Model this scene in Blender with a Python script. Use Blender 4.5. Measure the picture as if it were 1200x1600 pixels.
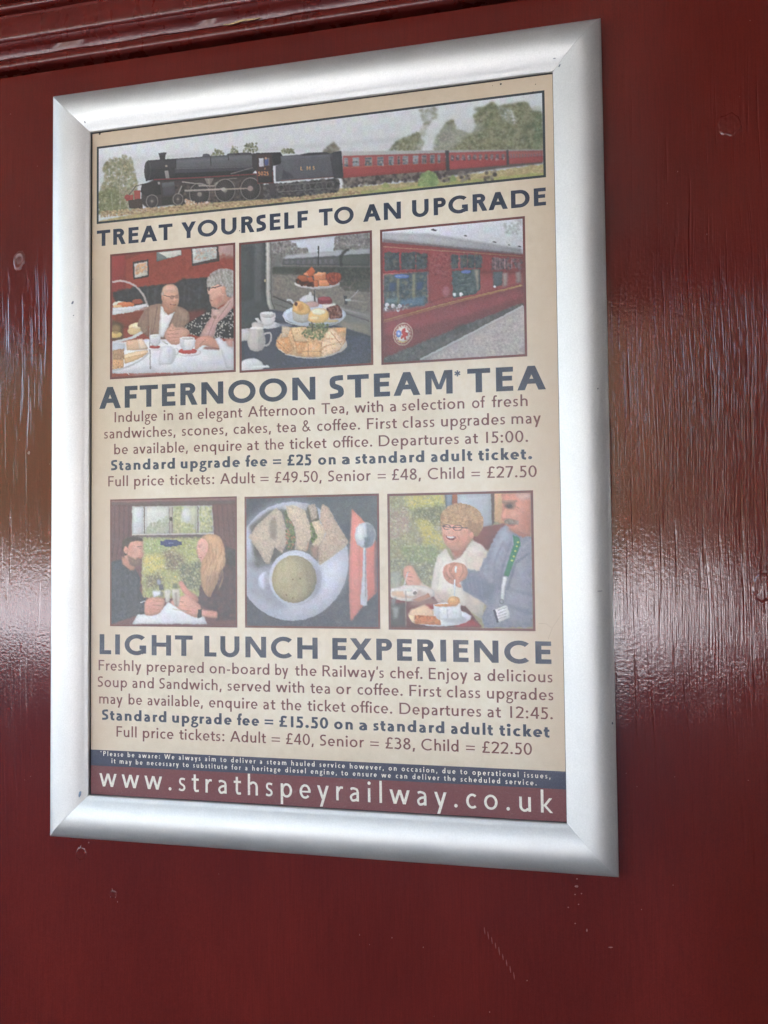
import bpy, math, random
import numpy as np
from mathutils import Matrix, Vector

random.seed(7)
RNG = np.random.default_rng(11)
S = bpy.context.scene
COL = S.collection
for o in list(bpy.data.objects):
    bpy.data.objects.remove(o)

# ------------------------------------------------------------------ camera
# Wall frame of reference: x to the right along the wall, y down, z away from
# the viewer, millimetres, origin at the top left corner of the visible poster.
ZTOP = 1.85


def wpos(x, y, z=0.0):
    return Vector((x / 1000.0, z / 1000.0, ZTOP - y / 1000.0))


cam_d = bpy.data.cameras.new('camera')
cam = bpy.data.objects.new('camera', cam_d)
COL.objects.link(cam)
right = Vector((0.97354, 0.22827, -0.010846))
down = Vector((-0.019604, 0.036137, -0.999155))
fwd = Vector((-0.22768, 0.972928, 0.039656))
cp = wpos(421.65, 367.34, -683.5)
m = Matrix(((right.x, -down.x, -fwd.x, cp.x),
            (right.y, -down.y, -fwd.y, cp.y),
            (right.z, -down.z, -fwd.z, cp.z),
            (0, 0, 0, 1)))
cam.matrix_world = m
cam_d.sensor_fit = 'VERTICAL'
cam_d.sensor_height = 24.0
cam_d.lens = 24.0 * 1377.765 / 1600.0
cam_d.clip_start = 0.01
cam_d.clip_end = 3000.0
S.camera = cam

# ------------------------------------------------------------------ light
SUN_ELEV, SUN_AZ = math.radians(38), math.radians(200)
w = bpy.data.worlds.new('World')
S.world = w
w.use_nodes = True
wn = w.node_tree
bg = wn.nodes['Background']
sky = wn.nodes.new('ShaderNodeTexSky')
sky.sky_type = 'NISHITA'
sky.sun_disc = False
sky.sun_elevation = SUN_ELEV
sky.sun_rotation = math.radians(20)
sky.dust_density = 4.0
sky.air_density = 1.0
sky.ozone_density = 1.0
wn.links.new(sky.outputs[0], bg.inputs[0])
bg.inputs[1].default_value = 0.15

sun_d = bpy.data.lights.new('sun', 'SUN')
sun_d.energy = 2.0
sun_d.angle = math.radians(0.5)
sun_d.color = (1.0, 0.96, 0.9)
sun = bpy.data.objects.new('sun', sun_d)
COL.objects.link(sun)
# the sun stands behind the boarded wall, high and to the right of the viewer's
# back to front line, so the wall is in open shade
sd = Vector((math.sin(math.radians(20)) * math.cos(SUN_ELEV),
             math.cos(math.radians(20)) * math.cos(SUN_ELEV), math.sin(SUN_ELEV)))
sun.rotation_euler = sd.to_track_quat('Z', 'Y').to_euler()
sun.location = sd * 20

S.view_settings.view_transform = 'Standard'
S.view_settings.look = 'None'
S.view_settings.gamma = 1.0
S.view_settings.exposure = 4.02
S.render.engine = 'CYCLES'
S.render.resolution_x = 768
S.render.resolution_y = 1024


# ------------------------------------------------------------------ helpers
def lin(c):
    c = np.asarray(c, float) / 255.0
    return np.where(c <= 0.04045, c / 12.92, ((c + 0.055) / 1.055) ** 2.4)


def mesh_obj(name, verts, faces, material=None, parent=None, smooth=False):
    me = bpy.data.meshes.new(name)
    me.from_pydata([tuple(v) for v in verts], [], faces)
    me.update()
    if smooth:
        me.polygons.foreach_set('use_smooth', [True] * len(me.polygons))
    o = bpy.data.objects.new(name, me)
    if material:
        me.materials.append(material)
    COL.objects.link(o)
    if parent:
        o.parent = parent
    return o


def thing(name, label, cat, group=None):
    o = bpy.data.objects.new(name, None)
    o.empty_display_size = 0.05
    COL.objects.link(o)
    o['label'] = label
    o['category'] = cat
    if group:
        o['group'] = group
    return o


def box(x0, x1, y0, y1, z0, z1):
    v = [(x0, y0, z0), (x1, y0, z0), (x1, y1, z0), (x0, y1, z0),
         (x0, y0, z1), (x1, y0, z1), (x1, y1, z1), (x0, y1, z1)]
    f = [(0, 3, 2, 1), (4, 5, 6, 7), (0, 1, 5, 4), (1, 2, 6, 5), (2, 3, 7, 6), (3, 0, 4, 7)]
    return v, f


def wbox(x0, x1, y0, y1, z0, z1):
    """box in wall millimetres -> world verts, faces"""
    v, f = box(x0, x1, y0, y1, z0, z1)
    return [wpos(*p) for p in v], f


def nmat(name):
    mt = bpy.data.materials.new(name)
    mt.use_nodes = True
    nt = mt.node_tree
    return mt, nt, nt.nodes['Principled BSDF']


def N(nt, kind, **kw):
    n = nt.nodes.new(kind)
    for k, v in kw.items():
        if k.startswith('i_'):
            n.inputs[k[2:].replace('_', ' ')].default_value = v
        else:
            setattr(n, k, v)
    return n


def mapping(nt, scale, loc=(0, 0, 0), rot=(0, 0, 0)):
    g = N(nt, 'ShaderNodeNewGeometry')
    mp = N(nt, 'ShaderNodeMapping')
    mp.inputs['Scale'].default_value = scale
    mp.inputs['Location'].default_value = loc
    mp.inputs['Rotation'].default_value = rot
    nt.links.new(g.outputs['Position'], mp.inputs['Vector'])
    return mp.outputs[0]


def noise(nt, vec, scale=1.0, detail=3.0, rough=0.5, dist=0.0):
    n = N(nt, 'ShaderNodeTexNoise')
    n.inputs['Scale'].default_value = scale
    n.inputs['Detail'].default_value = detail
    n.inputs['Roughness'].default_value = rough
    n.inputs['Distortion'].default_value = dist
    nt.links.new(vec, n.inputs['Vector'])
    return n.outputs['Fac']


def ramp(nt, fac, stops):
    r = N(nt, 'ShaderNodeValToRGB')
    el = r.color_ramp.elements
    while len(el) < len(stops):
        el.new(0.5)
    for e, (p, c) in zip(el, stops):
        e.position = p
        e.color = (c, c, c, 1) if not hasattr(c, '__len__') else (*c, 1)
    nt.links.new(fac, r.inputs[0])
    return r.outputs[0]


def math_n(nt, op, a, b=None, clamp=False):
    n = N(nt, 'ShaderNodeMath', operation=op, use_clamp=clamp)
    for i, x in enumerate((a, b)):
        if x is None:
            continue
        if isinstance(x, (int, float)):
            n.inputs[i].default_value = x
        else:
            nt.links.new(x, n.inputs[i])
    return n.outputs[0]


def bump(nt, height, strength, distance, prev=None):
    b = N(nt, 'ShaderNodeBump')
    b.inputs['Strength'].default_value = strength
    b.inputs['Distance'].default_value = distance
    nt.links.new(height, b.inputs['Height'])
    if prev is not None:
        nt.links.new(prev, b.inputs['Normal'])
    return b.outputs[0]


# ------------------------------------------------------------------ materials
def paint_material(name, grain=1.0):
    """dark red gloss paint brushed over softwood: upright grain shows through"""
    mt, nt, p = nmat(name)
    base = noise(nt, mapping(nt, (9, 9, 5)), 1.0, 5)
    col = ramp(nt, base, [(0.3, (0.090, 0.0084, 0.0056)), (0.7, (0.124, 0.0124, 0.0080))])
    fine = noise(nt, mapping(nt, (1300, 1300, 40)), 1.0, 3, .6)
    spk = noise(nt, mapping(nt, (1100, 1100, 1100)), 1.0, 2)
    fcol = ramp(nt, math_n(nt, 'ADD', math_n(nt, 'MULTIPLY', fine, .5), math_n(nt, 'MULTIPLY', spk, .5)), [(.35, .84), (.65, 1.16)])
    mxc = N(nt, 'ShaderNodeMix', data_type='RGBA', blend_type='MULTIPLY')
    mxc.inputs[0].default_value = 1.0
    nt.links.new(col, mxc.inputs[6])
    nt.links.new(fcol, mxc.inputs[7])
    nt.links.new(mxc.outputs[2], p.inputs['Base Color'])
    # raised grain lines of the early wood, wandering slightly
    warp = noise(nt, mapping(nt, (9, 9, 3.2), (3, 0, 1)), 1.0, 2)
    g = N(nt, 'ShaderNodeNewGeometry')
    sx = N(nt, 'ShaderNodeSeparateXYZ')
    nt.links.new(g.outputs['Position'], sx.inputs[0])
    xs = math_n(nt, 'ADD', sx.outputs[0], math_n(nt, 'MULTIPLY', warp, 0.022))
    cmb = N(nt, 'ShaderNodeCombineXYZ')
    nt.links.new(math_n(nt, 'MULTIPLY', xs, 300.0), cmb.inputs[0])
    nt.links.new(math_n(nt, 'MULTIPLY', sx.outputs[2], 8.5), cmb.inputs[2])
    n1 = noise(nt, cmb.outputs[0], 1.0, 2.5, 0.55)
    lines = ramp(nt, n1, [(0.30, 0.0), (0.40, 0.92), (0.6, 0.97), (0.66, 0.75), (0.72, 1.0)])
    cmb2 = N(nt, 'ShaderNodeCombineXYZ')
    nt.links.new(math_n(nt, 'MULTIPLY', xs, 900.0), cmb2.inputs[0])
    nt.links.new(math_n(nt, 'MULTIPLY', sx.outputs[2], 26.0), cmb2.inputs[2])
    n2 = noise(nt, cmb2.outputs[0], 1.0, 2.0, 0.6)
    # where the grain stands proud and where the paint lies smoother
    zone = ramp(nt, noise(nt, mapping(nt, (7, 7, 1.6), (0.4, 0, 0.7)), 1.0, 1.5), [(0.35, 0.35), (0.62, 1.0)])
    # strongest toward the bare weathered strip right of the frame
    xr = math_n(nt, 'MULTIPLY', math_n(nt, 'SUBTRACT', sx.outputs[0], 0.455), 16.0, True)
    xl = math_n(nt, 'MULTIPLY', math_n(nt, 'SUBTRACT', -0.035, sx.outputs[0]), 30.0, True)
    zone2 = math_n(nt, 'ADD', math_n(nt, 'MULTIPLY', zone, 0.55), math_n(nt, 'MULTIPLY', math_n(nt, 'MAXIMUM', xr, xl), 0.9))
    # the grain has weathered up through the paint in a belt at mid height
    zz = math_n(nt, 'ABSOLUTE', math_n(nt, 'SUBTRACT', sx.outputs[2], ZTOP - 0.31))
    belt = math_n(nt, 'MULTIPLY', math_n(nt, 'SUBTRACT', 0.33, zz), 5.0, True)
    zone2 = math_n(nt, 'MULTIPLY', zone2, math_n(nt, 'ADD', math_n(nt, 'MULTIPLY', belt, 0.8), 0.2))
    h1 = math_n(nt, 'MULTIPLY', lines, zone2)
    peel = noise(nt, mapping(nt, (420, 420, 420)), 1.0, 2.0)
    b = bump(nt, h1, 0.5 * grain, 0.0007)
    b = bump(nt, math_n(nt, 'MULTIPLY', n2, zone2), 0.5 * grain, 0.0003, b)
    b = bump(nt, peel, 0.35 if grain == 1 else 0.8, 0.00022, b)
    broad = noise(nt, mapping(nt, (26, 26, 12)), 1.0, 1.0)
    b = bump(nt, broad, 0.5, 0.0006, b)
    nt.links.new(b, p.inputs['Normal'])
    rr = ramp(nt, noise(nt, mapping(nt, (60, 60, 25)), 1.0, 4), [(0.3, 0.065 if grain == 1 else 0.24), (0.7, 0.12 if grain == 1 else 0.34)])
    nt.links.new(rr, p.inputs['Roughness'])
    p.inputs['IOR'].default_value = 1.5
    return mt


def simple(name, color, rough=0.5, metal=0.0, nscale=None, var=0.15, bumpd=0.0):
    mt, nt, p = nmat(name)
    c = np.array(color, float)
    if nscale:
        f = noise(nt, mapping(nt, (nscale,) * 3), 1.0, 4)
        col = ramp(nt, f, [(0.3, tuple(c * (1 - var))), (0.7, tuple(np.minimum(c * (1 + var), 1)))])
        nt.links.new(col, p.inputs['Base Color'])
        if bumpd:
            nt.links.new(bump(nt, f, 0.5, bumpd), p.inputs['Normal'])
    else:
        p.inputs['Base Color'].default_value = (*c, 1)
    p.inputs['Roughness'].default_value = rough
    p.inputs['Metallic'].default_value = metal
    return mt


def aluminium():
    mt, nt, p = nmat('satin_aluminium')
    f = noise(nt, mapping(nt, (900, 900, 900)), 1.0, 3)
    big = noise(nt, mapping(nt, (35, 35, 22)), 1.0, 5, 0.6)
    sm = ramp(nt, big, [(0.25, (0.57, 0.565, 0.55)), (0.62, (0.63, 0.622, 0.605)), (0.8, (0.655, 0.648, 0.632))])
    # the odd greasy smudge
    sp = ramp(nt, noise(nt, mapping(nt, (70, 70, 45), (0.3, 0, 0.1)), 1.0, 4, 0.65),
              [(0.70, 0.0), (0.76, 1.0)])
    mx = N(nt, 'ShaderNodeMix', data_type='RGBA')
    nt.links.new(math_n(nt, 'MULTIPLY', sp, 0.35), mx.inputs[0])
    nt.links.new(sm, mx.inputs[6])
    mx.inputs[7].default_value = (0.50, 0.50, 0.50, 1)
    mg = N(nt, 'ShaderNodeMix', data_type='RGBA', blend_type='MULTIPLY')
    mg.inputs[0].default_value = 1.0
    nt.links.new(mx.outputs[2], mg.inputs[6])
    nt.links.new(ramp(nt, f, [(.3, .93), (.7, 1.05)]), mg.inputs[7])
    nt.links.new(mg.outputs[2], p.inputs['Base Color'])
    nt.links.new(bump(nt, f, 0.35, 0.00008), p.inputs['Normal'])
    rr = ramp(nt, big, [(0.3, 0.50), (0.7, 0.58)])
    nt.links.new(rr, p.inputs['Roughness'])
    p.inputs['Metallic'].default_value = 0.85
    return mt


def cover_material():
    """thin matt-finished clear plastic: see-through with a soft sheen"""
    mt = bpy.data.materials.new('clear_plastic')
    mt.use_nodes = True
    nt = mt.node_tree
    nt.nodes.clear()
    out = N(nt, 'ShaderNodeOutputMaterial')
    tr = N(nt, 'ShaderNodeBsdfTransparent')
    tr.inputs[0].default_value = (0.985, 0.985, 0.98, 1)
    gl = N(nt, 'ShaderNodeBsdfGlossy')
    gl.inputs['Roughness'].default_value = 0.13
    gl.inputs['Color'].default_value = (1, 1, 1, 1)
    f = noise(nt, mapping(nt, (760, 760, 760)), 1.0, 1)
    f2 = noise(nt, mapping(nt, (16, 16, 16)), 1.0, 2)
    b = bump(nt, f, 1.0, 0.00026)
    b = bump(nt, f2, 0.5, 0.0008, b)
    nt.links.new(b, gl.inputs['Normal'])
    fr = N(nt, 'ShaderNodeFresnel')
    fr.inputs[0].default_value = 1.5
    geo = N(nt, 'ShaderNodeNewGeometry')
    front = math_n(nt, 'SUBTRACT', 1.0, geo.outputs['Backfacing'])
    fac = math_n(nt, 'MULTIPLY', fr.outputs[0], front)
    fac = math_n(nt, 'MULTIPLY', fac, 0.74)
    mx = N(nt, 'ShaderNodeMixShader')
    nt.links.new(fac, mx.inputs[0])
    nt.links.new(tr.outputs[0], mx.inputs[1])
    nt.links.new(gl.outputs[0], mx.inputs[2])
    nt.links.new(mx.outputs[0], out.inputs[0])
    return mt


def ink(name, rgb):
    """printing ink, slightly mottled and worn"""
    mt, nt, p = nmat(name)
    c = pc(rgb)
    f = noise(nt, mapping(nt, (700, 700, 700)), 1.0, 3)
    col = ramp(nt, f, [(0.3, tuple(c * 0.88)), (0.7, tuple(np.minimum(c * 1.14 + 0.01, 1)))])
    nt.links.new(col, p.inputs['Base Color'])
    p.inputs['Roughness'].default_value = 0.6
    return mt


PG, PV = 1.0, 0.006     # print colour -> albedo (the plastic's sheen is lifted off)


def pc(rgb):
    return np.clip(lin(rgb) * PG - PV, 0.004, 0.9)


M_WALL = paint_material('red_gloss_paint')
M_MOULD = paint_material('red_gloss_paint_moulding', 0.25)
M_PLUG = simple('red_paint_plug', (0.12, 0.022, 0.017), 0.3, 0, 600, 0.3, 0.0003)
M_ALU = aluminium()
M_COVER = cover_material()
M_BLACK = simple('black_gasket', (0.012, 0.012, 0.014), 0.5, 0, 300, 0.3)
M_BACK = simple('grey_backing_board', (0.12, 0.12, 0.12), 0.7, 0, 200, 0.2)
M_NAVY = ink('navy_ink', (34, 44, 66))
M_MAROON = ink('maroon_ink', (104, 46, 40))
M_BORD = ink('maroon_border_ink', (105, 52, 48))
M_BORDN = ink('dark_border_ink', (44, 52, 58))
M_CREAM = ink('cream_ink', (232, 226, 214))
M_BANDM = ink('maroon_band_ink', (112, 48, 52))
M_BANDN = ink('navy_band_ink', (46, 52, 76))


# ------------------------------------------------------------------ lettering
# A humanist sans drawn from strokes: every glyph is a list of flat outlines in
# cap-height units; w = upright stroke, h = level stroke.
XH = 0.665


def _cat(pts, n=7):
    p = [np.array(q, float) for q in pts]
    p = [2 * p[0] - p[1]] + p + [2 * p[-1] - p[-2]]
    out = []
    for i in range(1, len(p) - 2):
        for k in range(n):
            t = k / n
            out.append(0.5 * ((2 * p[i]) + (p[i + 1] - p[i - 1]) * t +
                              (2 * p[i - 1] - 5 * p[i] + 4 * p[i + 1] - p[i + 2]) * t * t +
                              (-p[i - 1] + 3 * p[i] - 3 * p[i + 1] + p[i + 2]) * t ** 3))
    out.append(p[-2])
    return out


def rib(pts, w, smooth=True, n=6):
    c = _cat(pts, n) if smooth else [np.array(q, float) for q in pts]
    L, R_ = [], []
    for i in range(len(c)):
        a = c[max(i - 1, 0)]
        b = c[min(i + 1, len(c) - 1)]
        d = (b - a) / (np.linalg.norm(b - a) + 1e-9)
        nn = np.array([-d[1], d[0]]) * w / 2
        L.append(c[i] + nn)
        R_.append(c[i] - nn)
    return [L + R_[::-1]]


def arc(cx, cy, rx, ry, a0, a1, w, h, n=None):
    n = n or max(6, int(abs(a1 - a0) / 14))
    o, i_ = [], []
    for k in range(n + 1):
        a = math.radians(a0 + (a1 - a0) * k / n)
        o.append((cx + rx * math.cos(a), cy + ry * math.sin(a)))
        i_.append((cx + (rx - w) * math.cos(a), cy + (ry - h) * math.sin(a)))
    if abs(a1 - a0) >= 359:      # closed ring as two halves
        k = n // 2
        return [o[:k + 1] + i_[:k + 1][::-1], o[k:] + i_[k:][::-1]]
    return [o + i_[::-1]]


def R(x0, y0, x1, y1):
    return [[(x0, y0), (x1, y0), (x1, y1), (x0, y1)]]


def D(x0, y0, x1, y1, w):
    """sloping stroke with level ends; x = left edge"""
    return [[(x0, y0), (x0 + w, y0), (x1 + w, y1), (x1, y1)]]


def dot(cx, cy, r):
    return [[(cx + r * math.cos(a * math.pi / 5), cy + r * math.sin(a * math.pi / 5)) for a in range(10)]]


def glyph(ch, w):
    """returns (polygons, advance)"""
    h = w * 0.86
    X = XH
    k = 1.0 + (w - 0.125) * 0.9          # heavier letters are wider
    sb = 0.085
    d = w * 1.12

    def adv(W, a=sb, b=sb):
        return W + a + b, a

    P = []
    if ch == ' ':
        return [], 0.40
    if ch == 'A':
        W = 0.92 * k
        P = D(0, 0, W / 2 - d / 2, 1, d) + D(W - d, 0, W / 2 - d / 2, 1, d) + R(W * .2, .26, W * .8, .26 + h)
        A, a = adv(W, .02, .02)
    elif ch == 'B':
        W = .62 * k
        P = R(0, 0, w, 1) + arc(W - .28, .27, .28, .27, -90, 90, w, h) + arc(W - .3, .76, .255, .24, -90, 90, w, h)
        P += R(w, 0, W - .28, h) + R(w, .54 - h, W - .28, .54) + R(w, 1 - h, W - .3, 1)
        A, a = adv(W, .12, .05)
    elif ch == 'C':
        W = .92 * k
        P = arc(.53 * k, .5, .53 * k, .52, 48, 312, w, h)
        A, a = adv(W, .06, .04)
    elif ch == 'D':
        W = .88 * k
        P = R(0, 0, w, 1) + arc(W - .5, .5, .5, .5, -90, 90, w, h) + R(w, 0, W - .5, h) + R(w, 1 - h, W - .5, 1)
        A, a = adv(W, .12, .06)
    elif ch == 'E':
        W = .56 * k
        P = R(0, 0, w, 1) + R(w, 0, W, h) + R(w, 1 - h, W, 1) + R(w, .53 - h / 2, W * .94, .53 + h / 2)
        A, a = adv(W, .12, .06)
    elif ch == 'F':
        W = .54 * k
        P = R(0, 0, w, 1) + R(w, 1 - h, W, 1) + R(w, .51 - h / 2, W * .92, .51 + h / 2)
        A, a = adv(W, .12, .04)
    elif ch == 'G':
        W = .95 * k
        P = arc(.53 * k, .5, .53 * k, .52, 46, 290, w, h) + R(W - w, .07, W, .47) + R(W - .32, .47 - h, W - w, .47)
        P += rib([(.53 * k + .12, .015 + h / 2 - .01), (.53 * k + .26, .05 + h / 2), (W - w / 2, .12)], h, True)
        A, a = adv(W, .06, .1)
    elif ch == 'H':
        W = .84 * k
        P = R(0, 0, w, 1) + R(W - w, 0, W, 1) + R(w, .53 - h / 2, W - w, .53 + h / 2)
        A, a = adv(W, .12, .12)
    elif ch == 'I':
        P = R(0, 0, w, 1)
        A, a = adv(w, .12, .12)
    elif ch == 'J':
        P = R(.06, 0, .06 + w, 1) + rib([(.06 + w / 2, .02), (.02, -.15), (-.08, -.2)], w)
        A, a = adv(.06 + w, .1, .12)
    elif ch == 'K':
        W = .72 * k
        P = R(0, 0, w, 1) + D(w * .7, .48, W - d * 1.15, 1, d) + D(W - d * .9, 0, w * .9, .56, d)
        A, a = adv(W, .12, .0)
    elif ch == 'L':
        W = .52 * k
        P = R(0, 0, w, 1) + R(w, 0, W, h)
        A, a = adv(W, .12, .03)
    elif ch == 'M':
        W = .92 * k
        P = R(0, 0, w, 1) + R(W - w, 0, W, 1)
        c = W / 2
        P += [[(w * .5, 1), (w * .9 + d * .35, 1), (c + d * .25, .2), (c - d * .35, .2)],
              [(W - w * .5, 1), (W - w * .9 - d * .35, 1), (c - d * .25, .2), (c + d * .35, .2)]]
        A, a = adv(W, .12, .12)
    elif ch == 'N':
        W = .88 * k
        P = R(0, 0, w, 1) + R(W - w, 0, W, 1) + D(W - d * .98, 0, 0, 1, d)
        A, a = adv(W, .12, .12)
    elif ch == 'O':
        r = .54 * k
        P = arc(r, .5, r, .52, 0, 360, w, h, 30)
        A, a = adv(2 * r, .06, .06)
    elif ch == 'P':
        W = .6 * k
        P = R(0, 0, w, 1) + arc(W - .28, .72, .28, .28, -90, 90, w, h) + R(w, .44, W - .28, .44 + h) + R(w, 1 - h, W - .28, 1)
        A, a = adv(W, .12, .04)
    elif ch == 'R':
        W = .7 * k
        P = R(0, 0, w, 1) + arc(.34 * k, .73, .27 * k, .27, -90, 90, w, h) + R(w, .46, .34 * k, .46 + h) + R(w, 1 - h, .34 * k, 1)
        P += D(W - d, 0, .26 * k, .5, d)
        A, a = adv(W, .12, .01)
    elif ch == 'S':
        W = .52 * k
        q = w / 2
        P = rib([(W - .03, .9), (W * .62, 1.01 - q), (W * .3, .97 - q), (q + .01, .76), (W * .28, .57), (W * .72, .43),
                 (W - q, .25), (W * .7, .04 + q), (W * .35, -.01 + q), (.02, .1)], w * .95, True)
        A, a = adv(W, .06, .06)
    elif ch == 'T':
        W = .76 * k
        P = R(0, 1 - h, W, 1) + R(W / 2 - w / 2, 0, W / 2 + w / 2, 1 - h)
        A, a = adv(W, .02, .02)
    elif ch == 'U':
        W = .82 * k
        r = W / 2
        P = R(0, .4, w, 1) + R(W - w, .4, W, 1) + arc(r, .4, r, .42, 180, 360, w, h)
        A, a = adv(W, .12, .12)
    elif ch in 'Vv':
        H = 1 if ch == 'V' else X
        W = (.86 if ch == 'V' else .62) * k
        P = D(W / 2 - d / 2, 0, 0, H, d) + D(W / 2 - d / 2, 0, W - d, H, d)
        A, a = adv(W, .01, .01)
    elif ch in 'Ww':
        H = 1 if ch == 'W' else X
        W = (1.36 if ch == 'W' else 1.0) * k
        x1, x2 = W * .27, W * .73
        P = D(x1 - d / 2, 0, 0, H, d) + D(x1 - d / 2, 0, W / 2 - d / 2, H, d)
        P += D(x2 - d / 2, 0, W / 2 - d / 2, H, d) + D(x2 - d / 2, 0, W - d, H, d)
        A, a = adv(W, .01, .01)
    elif ch in 'Xx':
        H = 1 if ch == 'X' else X
        W = (.86 if ch == 'X' else .6) * k
        P = D(0, 0, W - d * 1.05, H, d) + D(W - d, 0, .02, H, d)
        A, a = adv(W, .02, .02)
    elif ch == 'Y':
        W = .8 * k
        P = R(W / 2 - w / 2, 0, W / 2 + w / 2, .45) + D(W / 2 - d / 2, .42, 0, 1, d) + D(W / 2 - d / 2, .42, W - d, 1, d)
        A, a = adv(W, .01, .01)
    elif ch == 'a':
        W = .47 * k
        P = R(W - w, 0, W, X * .68) + rib([(.05, X - .1), (W * .36, X - h * .45), (W - w * .8, X - .11), (W - w / 2, X * .62)], h)
        P += rib([(W - w * .6, X * .56), (W * .45, X * .52), (w * .55, X * .33), (W * .28, h * .42), (W * .62, .06), (W - w * .6, .13)], h)
        A, a = adv(W, .06, .09)
    elif ch in 'bpdq':
        W = .6 * k
        r = .29 * k
        left = ch in 'bp'
        y0, y1 = (0, 1.04) if ch in 'bd' else (-.34, X)
        xs = 0 if left else W - w
        P = R(xs, y0, xs + w, y1)
        cx = W - r if left else r
        P += arc(cx, X / 2, r, X / 2 + .015, 0, 360, w, h, 22)
        A, a = adv(W, .09 if left else .055, .055 if left else .09)
    elif ch == 'c':
        r = .3 * k
        P = arc(r, X / 2, r, X / 2 + .015, 50, 310, w, h)
        A, a = adv(.5 * k, .055, .02)
    elif ch == 'e':
        r = .29 * k
        P = arc(r, X / 2, r, X / 2 + .015, 0, 318, w, h, 20) + R(w * .8, X / 2 - h * .45, 2 * r - .005, X / 2 + h * .3)
        A, a = adv(2 * r, .055, .045)
    elif ch == 'f':
        c = .13 * k
        P = R(c - w / 2 + .02, 0, c + w / 2 + .02, .84) + rib([(c + .02, .8), (c + .07, .97), (c + .24, .985)], w * .93)
        P += R(-.03, X - h, c + .2, X)
        A, a = adv(c + .2, .04, -.02)
    elif ch == 'g':
        W = .52 * k
        P = arc(W * .46, X * .66, .22 * k, X * .36, 0, 360, w * .85, h * .85, 20)
        P += R(W * .6, X - h * .8, W + .02, X)
        P += rib([(W * .4, X * .33), (W * .16, X * .2), (W * .3, X * .07), (W * .75, .02), (W - .03, -.12), (W * .72, -.28),
                  (W * .38, -.31), (.05, -.21), (.1, -.07), (W * .3, .03)], h * .82)
        A, a = adv(W, .04, .0)
    elif ch in 'hn':
        W = .54 * k
        P = R(0, 0, w, 1.04 if ch == 'h' else X) + R(W - w, 0, W, X - .24)
        P += arc(W - .25 * k, X - .25, .25 * k, .265, 0, 150, w, h)
        A, a = adv(W, .09, .085)
    elif ch == 'm':
        W = .92 * k
        P = R(0, 0, w, X) + R(W - w, 0, W, X - .22) + R(W / 2 - w / 2, 0, W / 2 + w / 2, X - .22)
        r = W / 4 + w / 4
        P += arc(W - r, X - .24, r, .255, 0, 150, w, h) + arc(W / 2 + w / 2 - r, X - .24, r, .255, 0, 150, w, h)
        A, a = adv(W, .09, .085)
    elif ch in 'ij':
        y0 = 0 if ch == 'i' else -.12
        P = R(0, y0, w, X) + dot(w / 2, .9, w * .68)
        if ch == 'j':
            P += rib([(w / 2, -.1), (w * .3, -.24), (-.1, -.31)], w * .9)
        A, a = adv(w, .085, .085)
    elif ch == 'k':
        W = .54 * k
        P = R(0, 0, w, 1.04) + D(w * .6, X * .42, W - d * 1.1, X, d) + D(W - d * .9, 0, w * .75, X * .52, d)
        A, a = adv(W, .09, .0)
    elif ch == 'l':
        P = R(0, 0, w, 1.04)
        A, a = adv(w, .09, .09)
    elif ch == 'o':
        r = .32 * k
        P = arc(r, X / 2, r, X / 2 + .015, 0, 360, w, h, 24)
        A, a = adv(2 * r, .055, .055)
    elif ch == 'r':
        W = .35 * k
        P = R(0, 0, w, X) + rib([(w * .6, X * .62), (W * .6, X - h * .55), (W, X - h * .5)], h)
        A, a = adv(W, .09, .0)
    elif ch == 's':
        W = .37 * k
        q = h / 2
        P = rib([(W - .03, X - .08), (W * .6, X - q), (W * .28, X - q - .02), (q + .01, X * .73), (W * .3, X * .56), (W * .72, X * .42),
                 (W - q, X * .26), (W * .68, q + .01), (W * .35, q - .005), (.01, .09)], h * .95)
        A, a = adv(W, .055, .055)
    elif ch == 't':
        c = .15
        P = R(c - w / 2, .14, c + w / 2, .86) + rib([(c, .17), (c + .05, h * .5), (c + .22, .06)], w * .9)
        P += R(-.02, X - h, c + .22, X)
        A, a = adv(.36 * k, .035, .01)
    elif ch == 'u':
        W = .54 * k
        P = R(0, .24, w, X) + R(W - w, 0, W, X) + arc(.25 * k, .25, .25 * k, .265, 180, 330, w, h)
        A, a = adv(W, .085, .09)
    elif ch == 'y':
        W = .6 * k
        e = .36 * W
        P = D(W / 2 - d / 2, .03, 0, X, d) + D(W / 2 - d / 2 - e * .42, -.34, W - d, X, d)
        A, a = adv(W, .01, .01)
    elif ch == 'z':
        W = .52 * k
        P = R(0, 0, W, h) + R(0, X - h, W, X) + D(.02, h, W - d - .02, X - h, d)
        A, a = adv(W, .04, .04)
    elif ch == '0':
        P = arc(.31 * k, .5, .31 * k, .515, 0, 360, w, h, 24)
        A, a = adv(.62 * k, .05, .05)
    elif ch == '1':
        P = R(.1, 0, .1 + w, 1)
        A, a = adv(.3, .12, .14)
    elif ch == '2':
        W = .56 * k
        P = R(0, 0, W, h) + rib([(.03, .82), (W * .36, 1 - h * .45), (W - w * .6, .85), (W - w * .55, .64), (W * .62, .4), (.1, h * .7)], w * .95)
        A, a = adv(W, .05, .05)
    elif ch == '3':
        W = .54 * k
        P = rib([(.03, .9), (W * .42, 1 - h * .45), (W - w * .8, .8), (W * .68, .58), (W * .32, .53)], w * .92)
        P += rib([(W * .32, .53), (W * .72, .49), (W - w * .5, .27), (W * .6, .05), (W * .3, h * .45), (.0, .1)], w * .92)
        A, a = adv(W, .05, .05)
    elif ch == '4':
        W = .64 * k
        P = R(W * .62, 0, W * .62 + w, 1) + R(0, .22, W, .22 + h) + D(0, .22 + h * .6, W * .62 - d * .15, 1, d * .85)
        A, a = adv(W, .03, .04)
    elif ch == '5':
        W = .52 * k
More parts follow.
